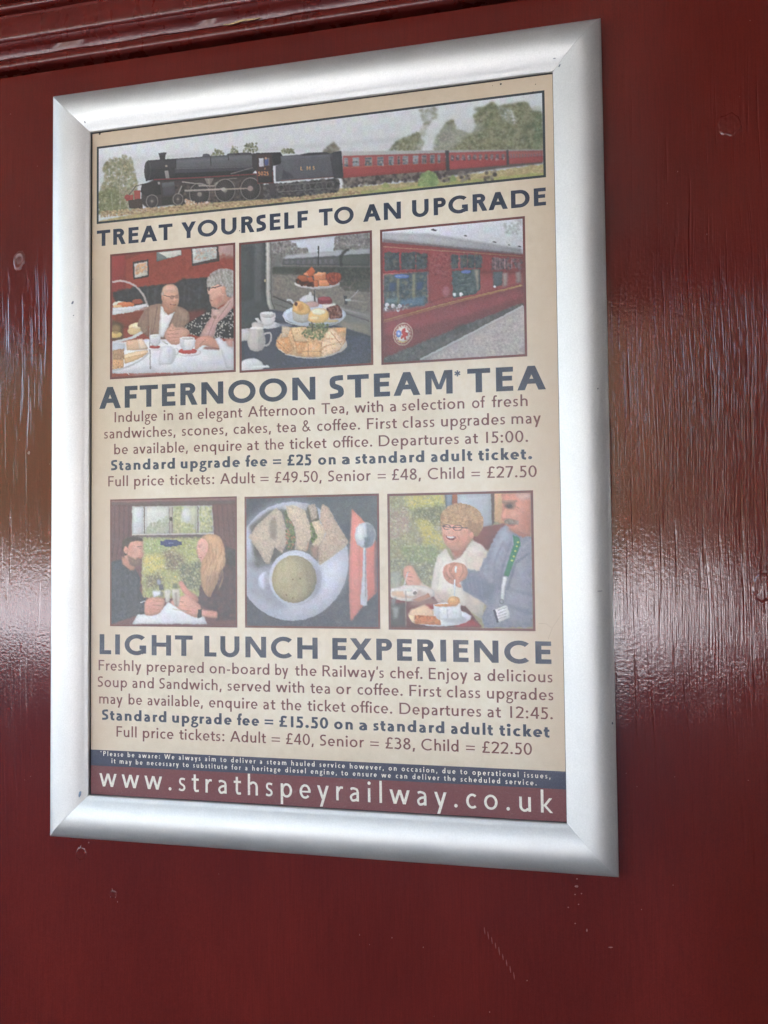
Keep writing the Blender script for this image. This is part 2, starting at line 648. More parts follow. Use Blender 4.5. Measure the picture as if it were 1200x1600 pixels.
        P = R(.07, 1 - h, W - .02, 1) + R(.07, .5, .07 + w * .9, 1 - h)
        P += rib([(.09, .56), (W * .5, .61), (W - w * .5, .36), (W * .68, .08), (W * .32, h * .45), (0, .06)], w * .95)
        A, a = adv(W, .05, .05)
    elif ch == '6':
        P = arc(.3 * k, .3, .3 * k, .31, 0, 360, w, h, 20) + rib([(w * .5, .34), (.17, .72), (.46 * k, .98)], w)
        A, a = adv(.6 * k, .05, .05)
    elif ch == '7':
        W = .56 * k
        P = R(0, 1 - h, W, 1) + D(.1, 0, W - d, 1 - h, d)
        A, a = adv(W, .04, .03)
    elif ch == '8':
        P = arc(.29 * k, .27, .29 * k, .285, 0, 360, w, h, 20) + arc(.29 * k, .76, .25 * k, .25, 0, 360, w, h, 20)
        A, a = adv(.58 * k, .05, .05)
    elif ch == '9':
        P = arc(.3 * k, .7, .3 * k, .31, 0, 360, w, h, 20) + rib([(.6 * k - w * .5, .66), (.6 * k - .17, .28), (.14 * k, .02)], w)
        A, a = adv(.6 * k, .05, .05)
    elif ch == '.':
        P = dot(w * .7, w * .62, w * .68)
        A, a = adv(w * 1.4, .07, .07)
    elif ch == ',':
        P = D(-.02, -.17, .04, w * 1.1, w)
        A, a = adv(w * 1.2, .07, .05)
    elif ch == "'":
        P = D(0, .72, .03, 1.02, w * .85)
        A, a = adv(w, .05, .02)
    elif ch == ':':
        P = dot(w * .7, w * .62, w * .68) + dot(w * .7, X - w * .5, w * .68)
        A, a = adv(w * 1.4, .08, .08)
    elif ch == '-':
        P = R(0, .27, .3, .27 + h)
        A, a = adv(.3, .06, .06)
    elif ch == '=':
        P = R(0, .18, .56, .18 + h * .8) + R(0, .47, .56, .47 + h * .8)
        A, a = adv(.56, .05, .05)
    elif ch == '*':
        P = []
        for q in range(3):
            t = math.radians(90 + 60 * q)
            c, s = math.cos(t) * .15, math.sin(t) * .15
            P += rib([(.16 - c, .85 - s), (.16 + c, .85 + s)], w * .42, False)
        A, a = adv(.32, .03, .03)
    elif ch == '£':
        W = .56 * k
        P = R(0, 0, W, h) + R(-.02, .42, W * .72, .42 + h * .85)
        P += rib([(W * .95, .86), (W * .68, 1 - h * .45), (W * .38, .88), (W * .33, .62), (W * .33, .3), (.06, h * .6)], w * .95)
        A, a = adv(W, .05, .05)
    elif ch == '&':
        W = .72 * k
        P = rib([(W, .0 + h * .4), (W * .55, .4), (W * .24, .76), (W * .36, .97), (W * .58, .95), (W * .62, .76), (W * .2, .44),
                 (w * .5, .2), (W * .3, h * .4), (W * .62, .1), (W * .85, .42)], h * .95)
        A, a = adv(W, .04, .03)
    else:
        P = []
        A, a = .4, 0
    return [[(x + a, y) for x, y in q] for q in P], A


_GC = {}


def layout(text, w):
    """polygons of a run of text starting at 0, baseline 0; returns polys, x extents"""
    x, out = 0.0, []
    for ch in text:
        key = (ch, round(w, 3))
        if key not in _GC:
            _GC[key] = glyph(ch, w)
        P, A = _GC[key]
        out.append((x, P))
        x += A
    return out, x


def place_text(words, w, x0x1, base, cap, slope=0.0, track=None, tilt=0.0):
    """words at measured extents (mm). Each word is stretched to its extent."""
    polys = []
    for wd, (a, b) in zip(words, x0x1):
        g, W = layout(wd, w)
        xs = [px_ + x for x, P in g for q in P for px_, _ in q]
        lo, hi = min(xs), max(xs)
        nat = (hi - lo) * cap
        want = b - a
        if len(wd) > 1:
            # mostly tracking, partly letter width
            sx = min(max((want / nat) ** 0.75, 0.8), 1.25)
            tr = (want - nat * sx) / (len(wd) - 1)
        else:
            sx, tr = min(max(want / nat, 0.7), 1.5), 0
        if track is not None:
            sx = track
            tr = (want - nat * sx) / (len(wd) - 1)
        for i, (x, P) in enumerate(g):
            for q in P:
                polys.append([(a + ((x + u - lo) * cap * sx) + tr * i, v * cap) for u, v in q])
    return [[(x, base(x) - y) for x, y in q] for q in polys]


def ink_mesh(name, polys, mat, parent, z=2.95):
    vs, fs = [], []
    for i, q in enumerate(polys):
        zz = z - 0.004 * (i % 12)
        # drop repeats, keep orientation to the viewer
        n0 = len(vs)
        A = sum(q[j][0] * q[(j + 1) % len(q)][1] - q[(j + 1) % len(q)][0] * q[j][1] for j in range(len(q)))
        qq = q if A > 0 else q[::-1]
        for x, y in qq:
            vs.append(wpos(x, y, zz))
        fs.append(tuple(range(n0 + len(qq) - 1, n0 - 1, -1)))
    return mesh_obj(name, vs, fs, mat, parent)


LINES = [
['TREAT YOURSELF TO AN UPGRADE', 'T', 101.31, 103.42, 14.0, [5.0, 77.2, 85.4, 199.2, 208.6, 238.3, 246.2, 277.8, 286.9, 392.9]],
['AFTERNOON STEAM TEA', 'T', 244.7, 247.22, 18.8, [7.6, 204.5, 216.6, 317.8, 329.5, 390.3]],
['Indulge in an elegant Afternoon Tea, with a selection of fresh', 'B', 257.04, 259.48, 8.9, [22.4, 62.7, 68.6, 77.5, 82.8, 94.9, 100.1, 140.3, 145.4, 203.6, 209.5, 232.2, 237.3, 261.3, 266.8, 271.8, 276.7, 326.9, 332.9, 343.2, 348.4, 376.2]],
['sandwiches, scones, cakes, tea & coffee. First class upgrades may', 'B', 270.83, 273.2, 8.9, [12.3, 79.8, 85.5, 127.0, 132.5, 165.7, 170.7, 187.4, 192.9, 200.2, 205.6, 241.9, 247.7, 272.4, 277.1, 302.8, 308.2, 358.5, 363.5, 386.0]],
['be available, enquire at the ticket office. Departures at 15:00.', 'B', 284.85, 287.35, 8.9, [22.0, 35.2, 40.3, 91.1, 96.5, 139.8, 144.5, 155.0, 160.1, 177.0, 181.8, 213.5, 219.1, 251.9, 257.3, 322.1, 326.9, 337.2, 343.6, 376.0]],
['Standard upgrade fee = £25 on a standard adult ticket.', 'N', 298.58, 300.83, 8.9, [19.1, 79.2, 84.5, 138.1, 143.0, 162.2, 167.2, 174.4, 179.8, 200.4, 206.2, 221.2, 226.4, 233.5, 237.8, 294.3, 299.7, 332.6, 337.3, 378.9]],
['Full price tickets: Adult = £49.50, Senior = £48, Child = £27.50', 'B', 312.48, 314.68, 8.9, [16.4, 35.2, 41.0, 69.1, 74.4, 115.1, 120.3, 151.4, 156.2, 163.3, 168.8, 209.1, 214.6, 250.3, 256.1, 262.8, 267.8, 291.4, 296.9, 326.0, 331.7, 338.4, 343.9, 382.2]],
['LIGHT LUNCH EXPERIENCE', 'T', 456.7, 457.75, 17.1, [8.4, 95.1, 105.7, 204.6, 217.0, 390.7]],
["Freshly prepared on-board by the Railway's chef. Enjoy a delicious", 'B', 470.51, 471.74, 8.9, [7.5, 47.9, 52.9, 105.1, 110.3, 163.1, 168.1, 179.4, 185.2, 203.5, 208.5, 259.4, 264.5, 290.7, 295.7, 326.3, 331.2, 336.5, 341.7, 391.2]],
['Soup and Sandwich, served with tea or coffee. First class upgrades', 'B', 484.62, 485.23, 8.9, [6.6, 34.5, 39.5, 59.5, 64.5, 121.0, 126.2, 163.6, 168.6, 192.9, 198.2, 214.7, 219.9, 232.4, 237.6, 274.6, 280.0, 305.4, 309.8, 335.9, 341.2, 391.6]],
['may be available, enquire at the ticket office. Departures at 12:45.', 'B', 498.83, 499.51, 8.9, [8.1, 30.3, 35.9, 48.5, 53.6, 104.2, 109.7, 152.6, 157.6, 168.1, 172.9, 190.4, 195.6, 227.4, 232.2, 266.0, 271.8, 336.4, 341.3, 351.7, 358.8, 391.0]],
['Standard upgrade fee = £15.50 on a standard adult ticket', 'N', 512.62, 513.25, 8.9, [10.9, 71.0, 76.3, 129.8, 134.5, 153.9, 158.7, 166.4, 171.4, 213.0, 217.9, 233.5, 238.7, 245.5, 250.5, 307.5, 312.7, 345.4, 350.3, 388.4]],
['Full price tickets: Adult = £40, Senior = £38, Child = £22.50', 'B', 526.43, 526.96, 8.9, [24.6, 43.5, 49.2, 77.5, 82.7, 123.4, 128.4, 159.7, 164.6, 171.9, 177.0, 200.7, 205.9, 242.6, 247.7, 254.7, 260.1, 284.0, 289.0, 318.5, 324.2, 331.2, 336.8, 374.9]],
]


def whole_line(text, x0, x1, w, cap):
    """one run set across a measured width; letter widths natural, spacing solved"""
    words = text.split()
    g, W = layout(text, w)
    sp = (x1 - x0 - W * cap * 0.98) / (len(text) - 1)
    out = []
    for i, (x, P) in enumerate(g):
        for q in P:
            out.append([(x0 + (x + u) * cap * 0.98 + sp * i, v * cap) for u, v in q])
    return out


# ------------------------------------------------------------------ printed pictures
# Each picture is painted shape by shape into a colour grid and carried by a flat
# sheet of mesh as a colour attribute. Shapes are drawn on a sketch whose four
# corners are squared up to the picture's edges.
class Picture:
    def __init__(self, corners, nx, ny, bgc, org=(0, 0, 1)):
        self.ss = 2
        self.model = 1.0
        self.nx, self.ny = nx, ny
        self.W, self.H = nx * self.ss, ny * self.ss
        self.img = np.ones((self.H, self.W, 3)) * np.array(bgc, float)
        self.Hm = self.homog(corners, [(0, 0), (self.W, 0), (self.W, self.H), (0, self.H)])
        self.org = org
        self.k = self.W / (corners[1][0] - corners[0][0]) / org[2]

    @staticmethod
    def homog(src, dst):
        A = []
        for (x, y), (u, v) in zip(src, dst):
            A.append([x, y, 1, 0, 0, 0, -u * x, -u * y, -u])
            A.append([0, 0, 0, x, y, 1, -v * x, -v * y, -v])
        return np.linalg.svd(np.array(A, float))[2][-1].reshape(3, 3)

    def use(self, ox, oy, s):
        self.k *= self.org[2] / s
        self.org = (ox, oy, s)

    def T(self, pts):
        p = np.asarray(pts, float).reshape(-1, 2)
        p = p / self.org[2] + np.array(self.org[:2])
        q = np.c_[p, np.ones(len(p))] @ self.Hm.T
        return q[:, :2] / q[:, 2:]

    def mask(self, q, soft=0):
        pad = int(soft * 2 + 2)
        x0, y0 = np.floor(q.min(0)).astype(int) - pad
        x1, y1 = np.ceil(q.max(0)).astype(int) + pad
        x0, y0, x1, y1 = max(x0, 0), max(y0, 0), min(x1, self.W), min(y1, self.H)
        if x1 <= x0 or y1 <= y0:
            return None
        X, Y = np.meshgrid(np.arange(x0, x1) + .5, np.arange(y0, y1) + .5)
        m_ = np.zeros(X.shape, bool)
        for i in range(len(q)):
            (ax, ay), (bx, by) = q[i], q[(i + 1) % len(q)]
            if ay == by:
                continue
            c = (ay > Y) != (by > Y)
            m_ ^= c & (X < (bx - ax) * (Y - ay) / (by - ay) + ax)
        m_ = m_.astype(float)
        r = int(round(soft))
        if r > 0:
            m_ = blur(blur(m_, r), r)
        return (slice(y0, y1), slice(x0, x1)), m_

    def _fill(self, q, col, a, soft):
        r = self.mask(q, soft)
        if r is None:
            return
        s, m_ = r
        h, w_ = m_.shape
        c = np.array(col, float)
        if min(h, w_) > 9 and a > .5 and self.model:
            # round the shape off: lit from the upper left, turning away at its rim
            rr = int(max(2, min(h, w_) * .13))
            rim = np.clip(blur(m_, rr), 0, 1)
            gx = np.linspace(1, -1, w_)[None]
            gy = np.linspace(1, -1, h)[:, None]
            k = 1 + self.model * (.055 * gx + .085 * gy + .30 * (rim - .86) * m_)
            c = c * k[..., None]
        m_ = (m_ * a)[..., None]
        self.img[s] = self.img[s] * (1 - m_) + c * m_

    def poly(self, pts, col, a=1.0, soft=0.0, smooth=False):
        if smooth:
            p = [np.array(t, float) for t in pts]
            n = len(p)
            out = []
            for i in range(n):
                p0, p1, p2, p3 = p[i - 1], p[i], p[(i + 1) % n], p[(i + 2) % n]
                for k in range(6):
                    t = k / 6
                    out.append(.5 * (2 * p1 + (p2 - p0) * t + (2 * p0 - 5 * p1 + 4 * p2 - p3) * t * t + (3 * p1 - p0 - 3 * p2 + p3) * t ** 3))
            pts = out
        self._fill(self.T(pts), col, a, soft)

    def ell(self, cx, cy, rx, ry, col, a=1.0, soft=0.0, rot=0.0):
        t = np.linspace(0, 2 * math.pi, 28, endpoint=False)
        c, s = math.cos(math.radians(rot)), math.sin(math.radians(rot))
        x, y = rx * np.cos(t), ry * np.sin(t)
        self.poly(np.c_[cx + x * c - y * s, cy + x * s + y * c], col, a, soft)

    def ring(self, cx, cy, rx, ry, wd, col, a=1.0):
        t = np.linspace(0, 2 * math.pi, 33)
        o = np.c_[cx + rx * np.cos(t), cy + ry * np.sin(t)]
        i_ = np.c_[cx + (rx - wd) * np.cos(t), cy + (ry - wd) * np.sin(t)][::-1]
        self.poly(np.r_[o, i_], col, a)

    def line(self, pts, wd, col, a=1.0, soft=0.0, smooth=False):
        for q in rib(pts, wd, smooth):
            self.poly(q, col, a, soft)

    def dots(self, pts, cols, n, r, a=0.8, asp=1.0, rvar=.6):
        """leafy or crumbly texture inside an outline"""
        q = self.T(pts)
        rr = self.mask(q)
        if rr is None:
            return
        s, m_ = rr
        ys, xs = np.nonzero(m_ > .5)
        if len(ys) == 0:
            return
        idx = RNG.integers(0, len(ys), n)
        R_ = r * self.k
        for j in idx:
            cy, cx = ys[j] + s[0].start, xs[j] + s[1].start
            r1 = max(R_ * (1 - rvar / 2 + rvar * RNG.random()), .8)
            x0, x1 = max(int(cx - r1), 0), min(int(cx + r1) + 1, self.W)
            ry = r1 * asp
            y0, y1 = max(int(cy - ry), 0), min(int(cy + ry) + 1, self.H)
            if x1 <= x0 or y1 <= y0:
                continue
            Y, X = np.ogrid[y0:y1, x0:x1]
            mm_ = (((X - cx) / r1) ** 2 + ((Y - cy) / ry) ** 2 <= 1)[..., None] * a
            c = np.array(cols[RNG.integers(len(cols))], float) * (0.9 + .2 * RNG.random())
            self.img[y0:y1, x0:x1] = self.img[y0:y1, x0:x1] * (1 - mm_) + c * mm_

    def text(self, s, x, y, hgt, col, w=.18, sx=1.0, slope=0.0, a=1.0):
        g, W = layout(s, w)
        for gx, P in g:
            for q in P:
                self.poly([(x + (gx + u) * hgt * sx, y - v * hgt + slope * (gx + u) * hgt * sx) for u, v in q], col, a)

    def noise(self, amp, cell=2):
        h, w_ = self.H // cell + 1, self.W // cell + 1
        n = RNG.normal(0, amp, (h, w_, 1))
        self.img += np.repeat(np.repeat(n, cell, 0), cell, 1)[:self.H, :self.W]

    def soften(self, r):
        if r:
            self.img = blur(self.img, r)

    def photo(self, warp=.7, tone=.045):
        """break up clean edges and flat tones the way a camera and a printer do"""
        H, W = self.H, self.W

        def field(cell):
            h, w_ = H // cell + 3, W // cell + 3
            n = RNG.normal(0, 1, (h, w_))
            yy, xx = np.arange(H) / cell, np.arange(W) / cell
            y0, x0 = yy.astype(int), xx.astype(int)
            fy, fx = (yy - y0)[:, None], (xx - x0)[None]
            fy, fx = fy * fy * (3 - 2 * fy), fx * fx * (3 - 2 * fx)
            a = n[y0][:, x0] * (1 - fx) + n[y0][:, x0 + 1] * fx
            b = n[y0 + 1][:, x0] * (1 - fx) + n[y0 + 1][:, x0 + 1] * fx
            return a * (1 - fy) + b * fy
        dx = field(7) * warp + field(3) * warp * .5
        dy = field(7) * warp + field(3) * warp * .5
        Y, X = np.mgrid[0:H, 0:W]
        X = np.clip((X + dx).round().astype(int), 0, W - 1)
        Y = np.clip((Y + dy).round().astype(int), 0, H - 1)
        im = self.img[Y, X]
        # folds and shading follow no outline: several sizes of light and dark
        t = field(34) * .40 + field(15) * .38 + field(7) * .36 + field(3) * .16
        dark = 1.25 - self.img.mean(-1) / 255
        im = im * (1 + tone * t * dark)[..., None]
        hue = np.stack([field(20), field(20), field(20)], -1)
        im = im * (1 + .010 * hue)
        # local contrast
        im = im + .25 * (im - blur(im, 6))
        self.img = im

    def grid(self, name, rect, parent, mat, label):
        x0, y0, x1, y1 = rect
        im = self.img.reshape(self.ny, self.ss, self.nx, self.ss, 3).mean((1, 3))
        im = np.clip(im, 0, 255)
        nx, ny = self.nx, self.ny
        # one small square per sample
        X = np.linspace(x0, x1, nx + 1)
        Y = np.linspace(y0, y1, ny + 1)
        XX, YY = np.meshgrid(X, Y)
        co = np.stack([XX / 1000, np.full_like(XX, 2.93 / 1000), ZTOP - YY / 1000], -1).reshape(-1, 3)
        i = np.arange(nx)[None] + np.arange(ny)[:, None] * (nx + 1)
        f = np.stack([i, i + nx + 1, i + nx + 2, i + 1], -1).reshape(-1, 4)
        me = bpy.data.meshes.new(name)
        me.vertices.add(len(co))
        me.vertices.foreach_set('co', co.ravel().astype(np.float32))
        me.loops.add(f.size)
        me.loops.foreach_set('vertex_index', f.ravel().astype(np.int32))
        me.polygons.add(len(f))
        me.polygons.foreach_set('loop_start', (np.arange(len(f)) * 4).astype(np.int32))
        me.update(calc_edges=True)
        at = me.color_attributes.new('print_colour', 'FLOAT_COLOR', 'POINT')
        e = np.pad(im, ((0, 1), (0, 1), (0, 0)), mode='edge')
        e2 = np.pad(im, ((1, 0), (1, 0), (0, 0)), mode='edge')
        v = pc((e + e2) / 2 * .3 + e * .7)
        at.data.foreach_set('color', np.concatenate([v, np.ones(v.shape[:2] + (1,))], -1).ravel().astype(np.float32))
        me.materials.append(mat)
        o = bpy.data.objects.new(name, me)
        COL.objects.link(o)
        o.parent = parent
        o['label'] = label
        return o


def blur(a, r):
    r = int(r)
    for ax in (0, 1):
        p = [(0, 0)] * a.ndim
        p[ax] = (r + 1, r)
        c = np.cumsum(np.pad(a, p, mode='edge'), axis=ax)
        n = a.shape[ax]
        hi = np.take(c, np.arange(2 * r + 1, 2 * r + 1 + n), axis=ax)
        lo = np.take(c, np.arange(0, n), axis=ax)
        a = (hi - lo) / (2 * r + 1)
    return a


def paint_train():
    P = Picture([(151.4, 229.1), (850.9, 141.7), (853, 279), (151.4, 348.5)], 860, 160, (208, 211, 214))
    P.model = .7
    P.poly([(100, 100), (900, 60), (900, 200), (100, 260)], (204, 207, 211), 1, 6)
    P.use(500, 130, 3.243)
    for x, y, r in ((100, 250, 90), (300, 200, 120), (560, 250, 80), (700, 120, 100), (-300, 260, 160)):
        P.ell(x, y, r * 2, r * .8, (218, 220, 222), .5, 12, -8)
    greens = [(96, 100, 74), (120, 122, 92), (80, 84, 64), (136, 136, 104), (150, 148, 122)]
    # trees behind the carriages
    big = [(770, 345), (760, 280), (790, 210), (775, 170), (820, 130), (870, 100), (900, 125), (960, 110), (1040, 100),
           (1080, 150), (1120, 150), (1135, 345)]
    P.poly(big, (128, 126, 100), .8, 5)
    P.dots(big, greens, 2600, 7, .5)
    P.dots([(900, 130), (960, 140), (990, 190), (980, 210), (930, 180)], [(188, 190, 190)], 200, 9, .6)
    P.dots([(1090, 170), (1120, 160), (1125, 340), (1090, 340)], [(96, 112, 84)], 180, 7, .5)
    mid = [(570, 345), (580, 280), (640, 200), (670, 190), (680, 240), (720, 250), (790, 270), (790, 345)]
    P.poly(mid, (140, 136, 116), .5, 6)
    P.dots(mid, greens, 800, 7, .45)
    P.dots([(590, 300), (650, 200), (670, 200), (650, 300)], [(100, 98, 84)], 120, 6, .5)
    P.dots([(340, 345), (380, 300), (450, 270), (490, 250), (520, 310), (500, 345)], greens, 420, 6, .45)
    P.dots([(495, 135), (590, 122), (585, 195), (560, 190), (540, 220), (515, 210)], [(128, 126, 110), (150, 148, 130)], 130, 6, .45)
    P.ell(545, 175, 14, 26, (196, 199, 202), .8, 3)
    P.dots([(500, 230), (545, 190), (530, 270), (500, 280)], [(150, 150, 134)], 50, 5, .4)
    P.dots([(0, 360), (20, 330), (60, 305), (90, 340), (60, 370)], [(98, 92, 80), (120, 112, 96)], 120, 6, .6)
    P.soften(4)
    for reg, n_ in ((big, 1500), (mid, 420), ([(340, 345), (380, 300), (450, 270), (490, 250), (520, 310), (500, 345)], 200)):
        P.dots(reg, greens + [(168, 166, 146)], n_, 4, .38)
    for q in range(70):
        x, y = 780 + 350 * RNG.random(), 130 + 190 * RNG.random()
        P.ell(x, y, 12 + 14 * RNG.random(), 7 + 8 * RNG.random(), [(92, 96, 70), (150, 150, 120), (84, 88, 66), (136, 138, 108)][q % 4], .35, 3)
    # steam
    P.poly([(470, 345), (540, 240), (600, 220), (700, 200), (820, 205), (830, 240), (760, 260), (650, 345)], (204, 206, 208), .35, 8)
    # grass field
    P.poly([(-1140, 740), (-1140, 700), (-700, 610), (0, 545), (500, 505), (1140, 420), (1150, 500), (0, 620), (-1140, 800)], (178, 160, 118), 1, 1)
    gr = [(-1140, 700), (-700, 610), (0, 545), (500, 500), (1140, 415), (1150, 490), (0, 600), (-1140, 790)]
    P.dots(gr, [(190, 168, 120), (170, 156, 104), (150, 146, 96), (200, 182, 140), (166, 140, 104)], 5200, 6, .5, .6)
    P.dots([(-1140, 740), (0, 572), (1140, 460), (1150, 490), (0, 605), (-1140, 790)], [(158, 160, 96), (172, 172, 104), (148, 152, 92)], 2600, 6, .45, .5)
    # carriages
    P.poly([(100, 480), (640, 430), (1130, 395), (1130, 415), (900, 440), (640, 478), (110, 520)], (74, 64, 60), .9, 2)
    P.dots([(100, 480), (640, 435), (640, 480), (400, 500), (110, 535)], [(60, 54, 52), (92, 82, 78), (120, 108, 98)], 420, 7, .7)
    for x in (150, 240, 420, 470, 600, 700, 830):
        P.dots([(x, 455), (x + 60, 450), (x + 50, 505), (x, 510)], [(58, 52, 50), (130, 120, 112)], 22, 8, .6)
    P.poly([(100, 350), (1132, 341), (1132, 352), (100, 374)], (176, 172, 170), 1, 1)
    P.poly([(88, 350), (620, 346), (630, 356), (90, 362)], (186, 184, 184), 1, 1)
    P.poly([(104, 372), (628, 358), (632, 445), (106, 484)], (150, 66, 62))
    P.poly([(104, 372), (628, 358), (630, 402), (105, 428)], (150, 78, 78), .9)
    P.line([(105, 432), (630, 404)], 3, (186, 110, 86))
    P.poly([(636, 357), (944, 350), (946, 420), (638, 443)], (152, 76, 76))
    P.poly([(638, 400), (945, 384), (946, 422), (638, 445)], (148, 62, 62))
    P.poly([(952, 350), (1132, 347), (1132, 405), (952, 416)], (146, 84, 84))
    P.poly([(952, 386), (1132, 376), (1132, 407), (952, 418)], (144, 68, 66))
    P.poly([(628, 346), (646, 346), (650, 448), (632, 450)], (60, 58, 60))
    P.poly([(940, 344), (953, 344), (955, 418), (944, 420)], (64, 60, 62))
    P.poly([(60, 355), (98, 350), (106, 484), (70, 486)], (62, 62, 64))
    # windows
    for i, (x, wd) in enumerate(((112, 20), (155, 34), (218, 36), (280, 32), (338, 26), (384, 12), (410, 28), (462, 28), (508, 24), (550, 24), (588, 14))):
        y = 382 - i * 1.6
        P.poly([(x, y), (x + wd, y - 1), (x + wd, y + 44), (x, y + 45)], (178, 158, 154))
        P.poly([(x + 2, y + 2), (x + wd - 2, y + 1), (x + wd - 2, y + 42), (x + 2, y + 43)], [(110, 116, 124), (132, 142, 150), (84, 86, 92), (90, 96, 102), (98, 106, 112), (74, 60, 60)][i % 6] if i != 5 else (80, 50, 50))
        P.line([(x, y + 14), (x + wd, y + 13)], 2.5, (184, 168, 164))
        P.dots([(x + 3, y + 20), (x + wd - 3, y + 20), (x + wd - 3, y + 42), (x + 3, y + 42)], [(170, 176, 180), (60, 66, 74), (140, 120, 104)], 8, 4, .7)
    for i in range(10):
        x = 656 + i * 29
        P.poly([(x, 370 - i * .6), (x + 15, 369 - i * .6), (x + 15, 396 - i), (x, 397 - i)], (100, 88, 92), .9)
        P.dots([(x, 375), (x + 15, 375), (x + 15, 395), (x, 395)], [(176, 160, 158), (70, 66, 72)], 7, 4, .6)
    for i in range(11):
        x = 962 + i * 15
        P.poly([(x, 364), (x + 8, 364), (x + 8, 386 - i), (x, 387 - i)], (118, 100, 104), .8)
    P.dots([(490, 525), (505, 470), (540, 452), (575, 465), (590, 510), (580, 525)], [(128, 148, 92), (110, 134, 84), (146, 164, 108)], 320, 7, .7)
    P.dots([(650, 500), (665, 475), (685, 500)], [(136, 150, 96)], 40, 6, .6)
    P.dots([(300, 530), (320, 510), (345, 528)], [(150, 156, 96)], 40, 6, .6)
    # locomotive
    P.use(140, 200, 3.333)
    lt = [(55, 430), (50, 340), (80, 260), (70, 200), (110, 150), (150, 160), (180, 130), (220, 165), (235, 240), (250, 300), (230, 360), (250, 430)]
    P.dots(lt, [(122, 122, 92), (140, 138, 108), (104, 106, 78), (160, 156, 128), (150, 132, 100)], 1000, 8, .42)
    P.dots([(50, 440), (50, 330), (130, 300), (170, 360), (200, 440)], [(112, 116, 84), (98, 104, 74), (134, 136, 98)], 500, 8, .5)
    P.soften(2)
    P.dots(lt, [(122, 122, 92), (150, 148, 116), (104, 106, 78), (176, 170, 142)], 500, 4, .45)
    P.line([(160, 420), (155, 300), (170, 200)], 3, (196, 190, 180), .6)
    P.line([(120, 420), (112, 330)], 2.5, (190, 184, 172), .5)
    P.dots([(620, 145), (650, 105), (690, 130), (690, 145)], greens, 60, 5, .5)
    P.dots([(720, 140), (735, 95), (760, 100), (765, 140)], greens, 60, 5, .5)
    P.dots([(785, 130), (800, 85), (860, 75), (870, 125)], greens, 90, 5, .5)
    P.dots([(980, 135), (1000, 110), (1050, 110), (1060, 135)], greens, 70, 5, .5)
    blk, dk, md = (54, 52, 54), (42, 40, 42), (84, 82, 86)
    # underframe mass
    P.poly([(270, 300), (340, 262), (860, 240), (900, 300), (1190, 275), (1285, 268), (1285, 334), (1190, 340), (900, 372), (420, 400), (300, 415), (265, 390)], (62, 56, 54), 1, 2)
    P.dots([(430, 300), (860, 270), (870, 370), (440, 400)], [(44, 40, 40), (76, 70, 66), (96, 84, 74)], 500, 7, .6)
    P.dots([(900, 300), (1285, 268), (1285, 335), (900, 375)], [(48, 46, 46), (80, 76, 76), (104, 98, 94), (60, 56, 56)], 600, 8, .6)
    # bufferbeam
    P.poly([(185, 350), (225, 345), (225, 372), (190, 378)], (160, 74, 66))
    P.poly([(228, 325), (262, 322), (262, 368), (232, 372)], (152, 72, 64))
    P.ell(195, 358, 14, 14, (146, 68, 62))
    P.poly([(200, 375), (270, 365), (275, 420), (205, 415)], (66, 56, 50))
    P.line([(205, 345), (240, 300), (282, 290)], 4, (70, 66, 64))
    # boiler
    P.poly([(300, 168), (440, 160), (850, 133), (860, 215), (835, 245), (440, 262), (330, 268), (290, 275), (284, 220)], blk)
    P.poly([(440, 162), (850, 134), (852, 205), (440, 212)], (92, 92, 96), .95, 1)
    P.poly([(440, 170), (850, 142), (850, 165), (440, 185)], (112, 112, 118), .6, 4)
    P.poly([(440, 212), (850, 206), (850, 222), (440, 236)], (66, 66, 70), 1, 2)
    P.poly([(440, 236), (835, 222), (835, 246), (440, 262)], (44, 42, 44), 1, 1)
    P.poly([(300, 168), (445, 160), (445, 212), (290, 222)], (62, 60, 62))
    P.ell(298, 222, 17, 52, (56, 54, 56))
    P.ring(298, 222, 17, 52, 4, (88, 86, 86))
    P.line([(292, 175), (288, 265)], 3, (90, 86, 84))
    P.ell(395, 198, 7, 6, (150, 140, 126))
    P.line([(622, 150), (625, 198)], 4, (58, 56, 58))
    P.line([(712, 140), (716, 170)], 4, (60, 58, 60))
    P.line([(440, 213), (830, 205)], 3, (128, 126, 128), .7)
    # chimney, dome, fittings
    P.poly([(358, 133), (392, 130), (388, 162), (362, 165)], (58, 56, 58))
    P.poly([(354, 130), (396, 127), (394, 138), (356, 141)], (74, 72, 74))
    P.poly([(578, 152), (584, 138), (600, 134), (616, 138), (622, 150)], (84, 84, 90), 1, 0, False)
    P.poly([(705, 142), (712, 134), (790, 130), (830, 130), (840, 142)], (70, 70, 74))
    P.poly([(748, 134), (772, 131), (774, 140), (750, 142)], (58, 56, 58))
    P.line([(725, 240), (850, 205)], 5, (118, 112, 110))
    P.poly([(385, 222), (405, 220), (412, 262), (392, 264)], (140, 136, 132))
    # running board with red line
    P.line([(330, 268), (560, 258), (840, 242), (862, 240)], 6, (124, 60, 62))
    P.line([(330, 275), (580, 266), (850, 250)], 5, (60, 54, 54))
    # cylinder
    P.poly([(372, 285), (436, 278), (440, 345), (378, 352)], (74, 72, 76))
    P.poly([(372, 285), (436, 278), (437, 300), (373, 306)], (92, 92, 96), 1, 1)
    P.poly([(270, 290), (360, 275), (368, 345), (290, 352), (262, 330)], (52, 48, 48))
    P.poly([(350, 280), (362, 279), (364, 292), (352, 293)], (150, 146, 140))
    P.poly([(370, 360), (420, 356), (420, 392), (374, 398)], (52, 48, 46))
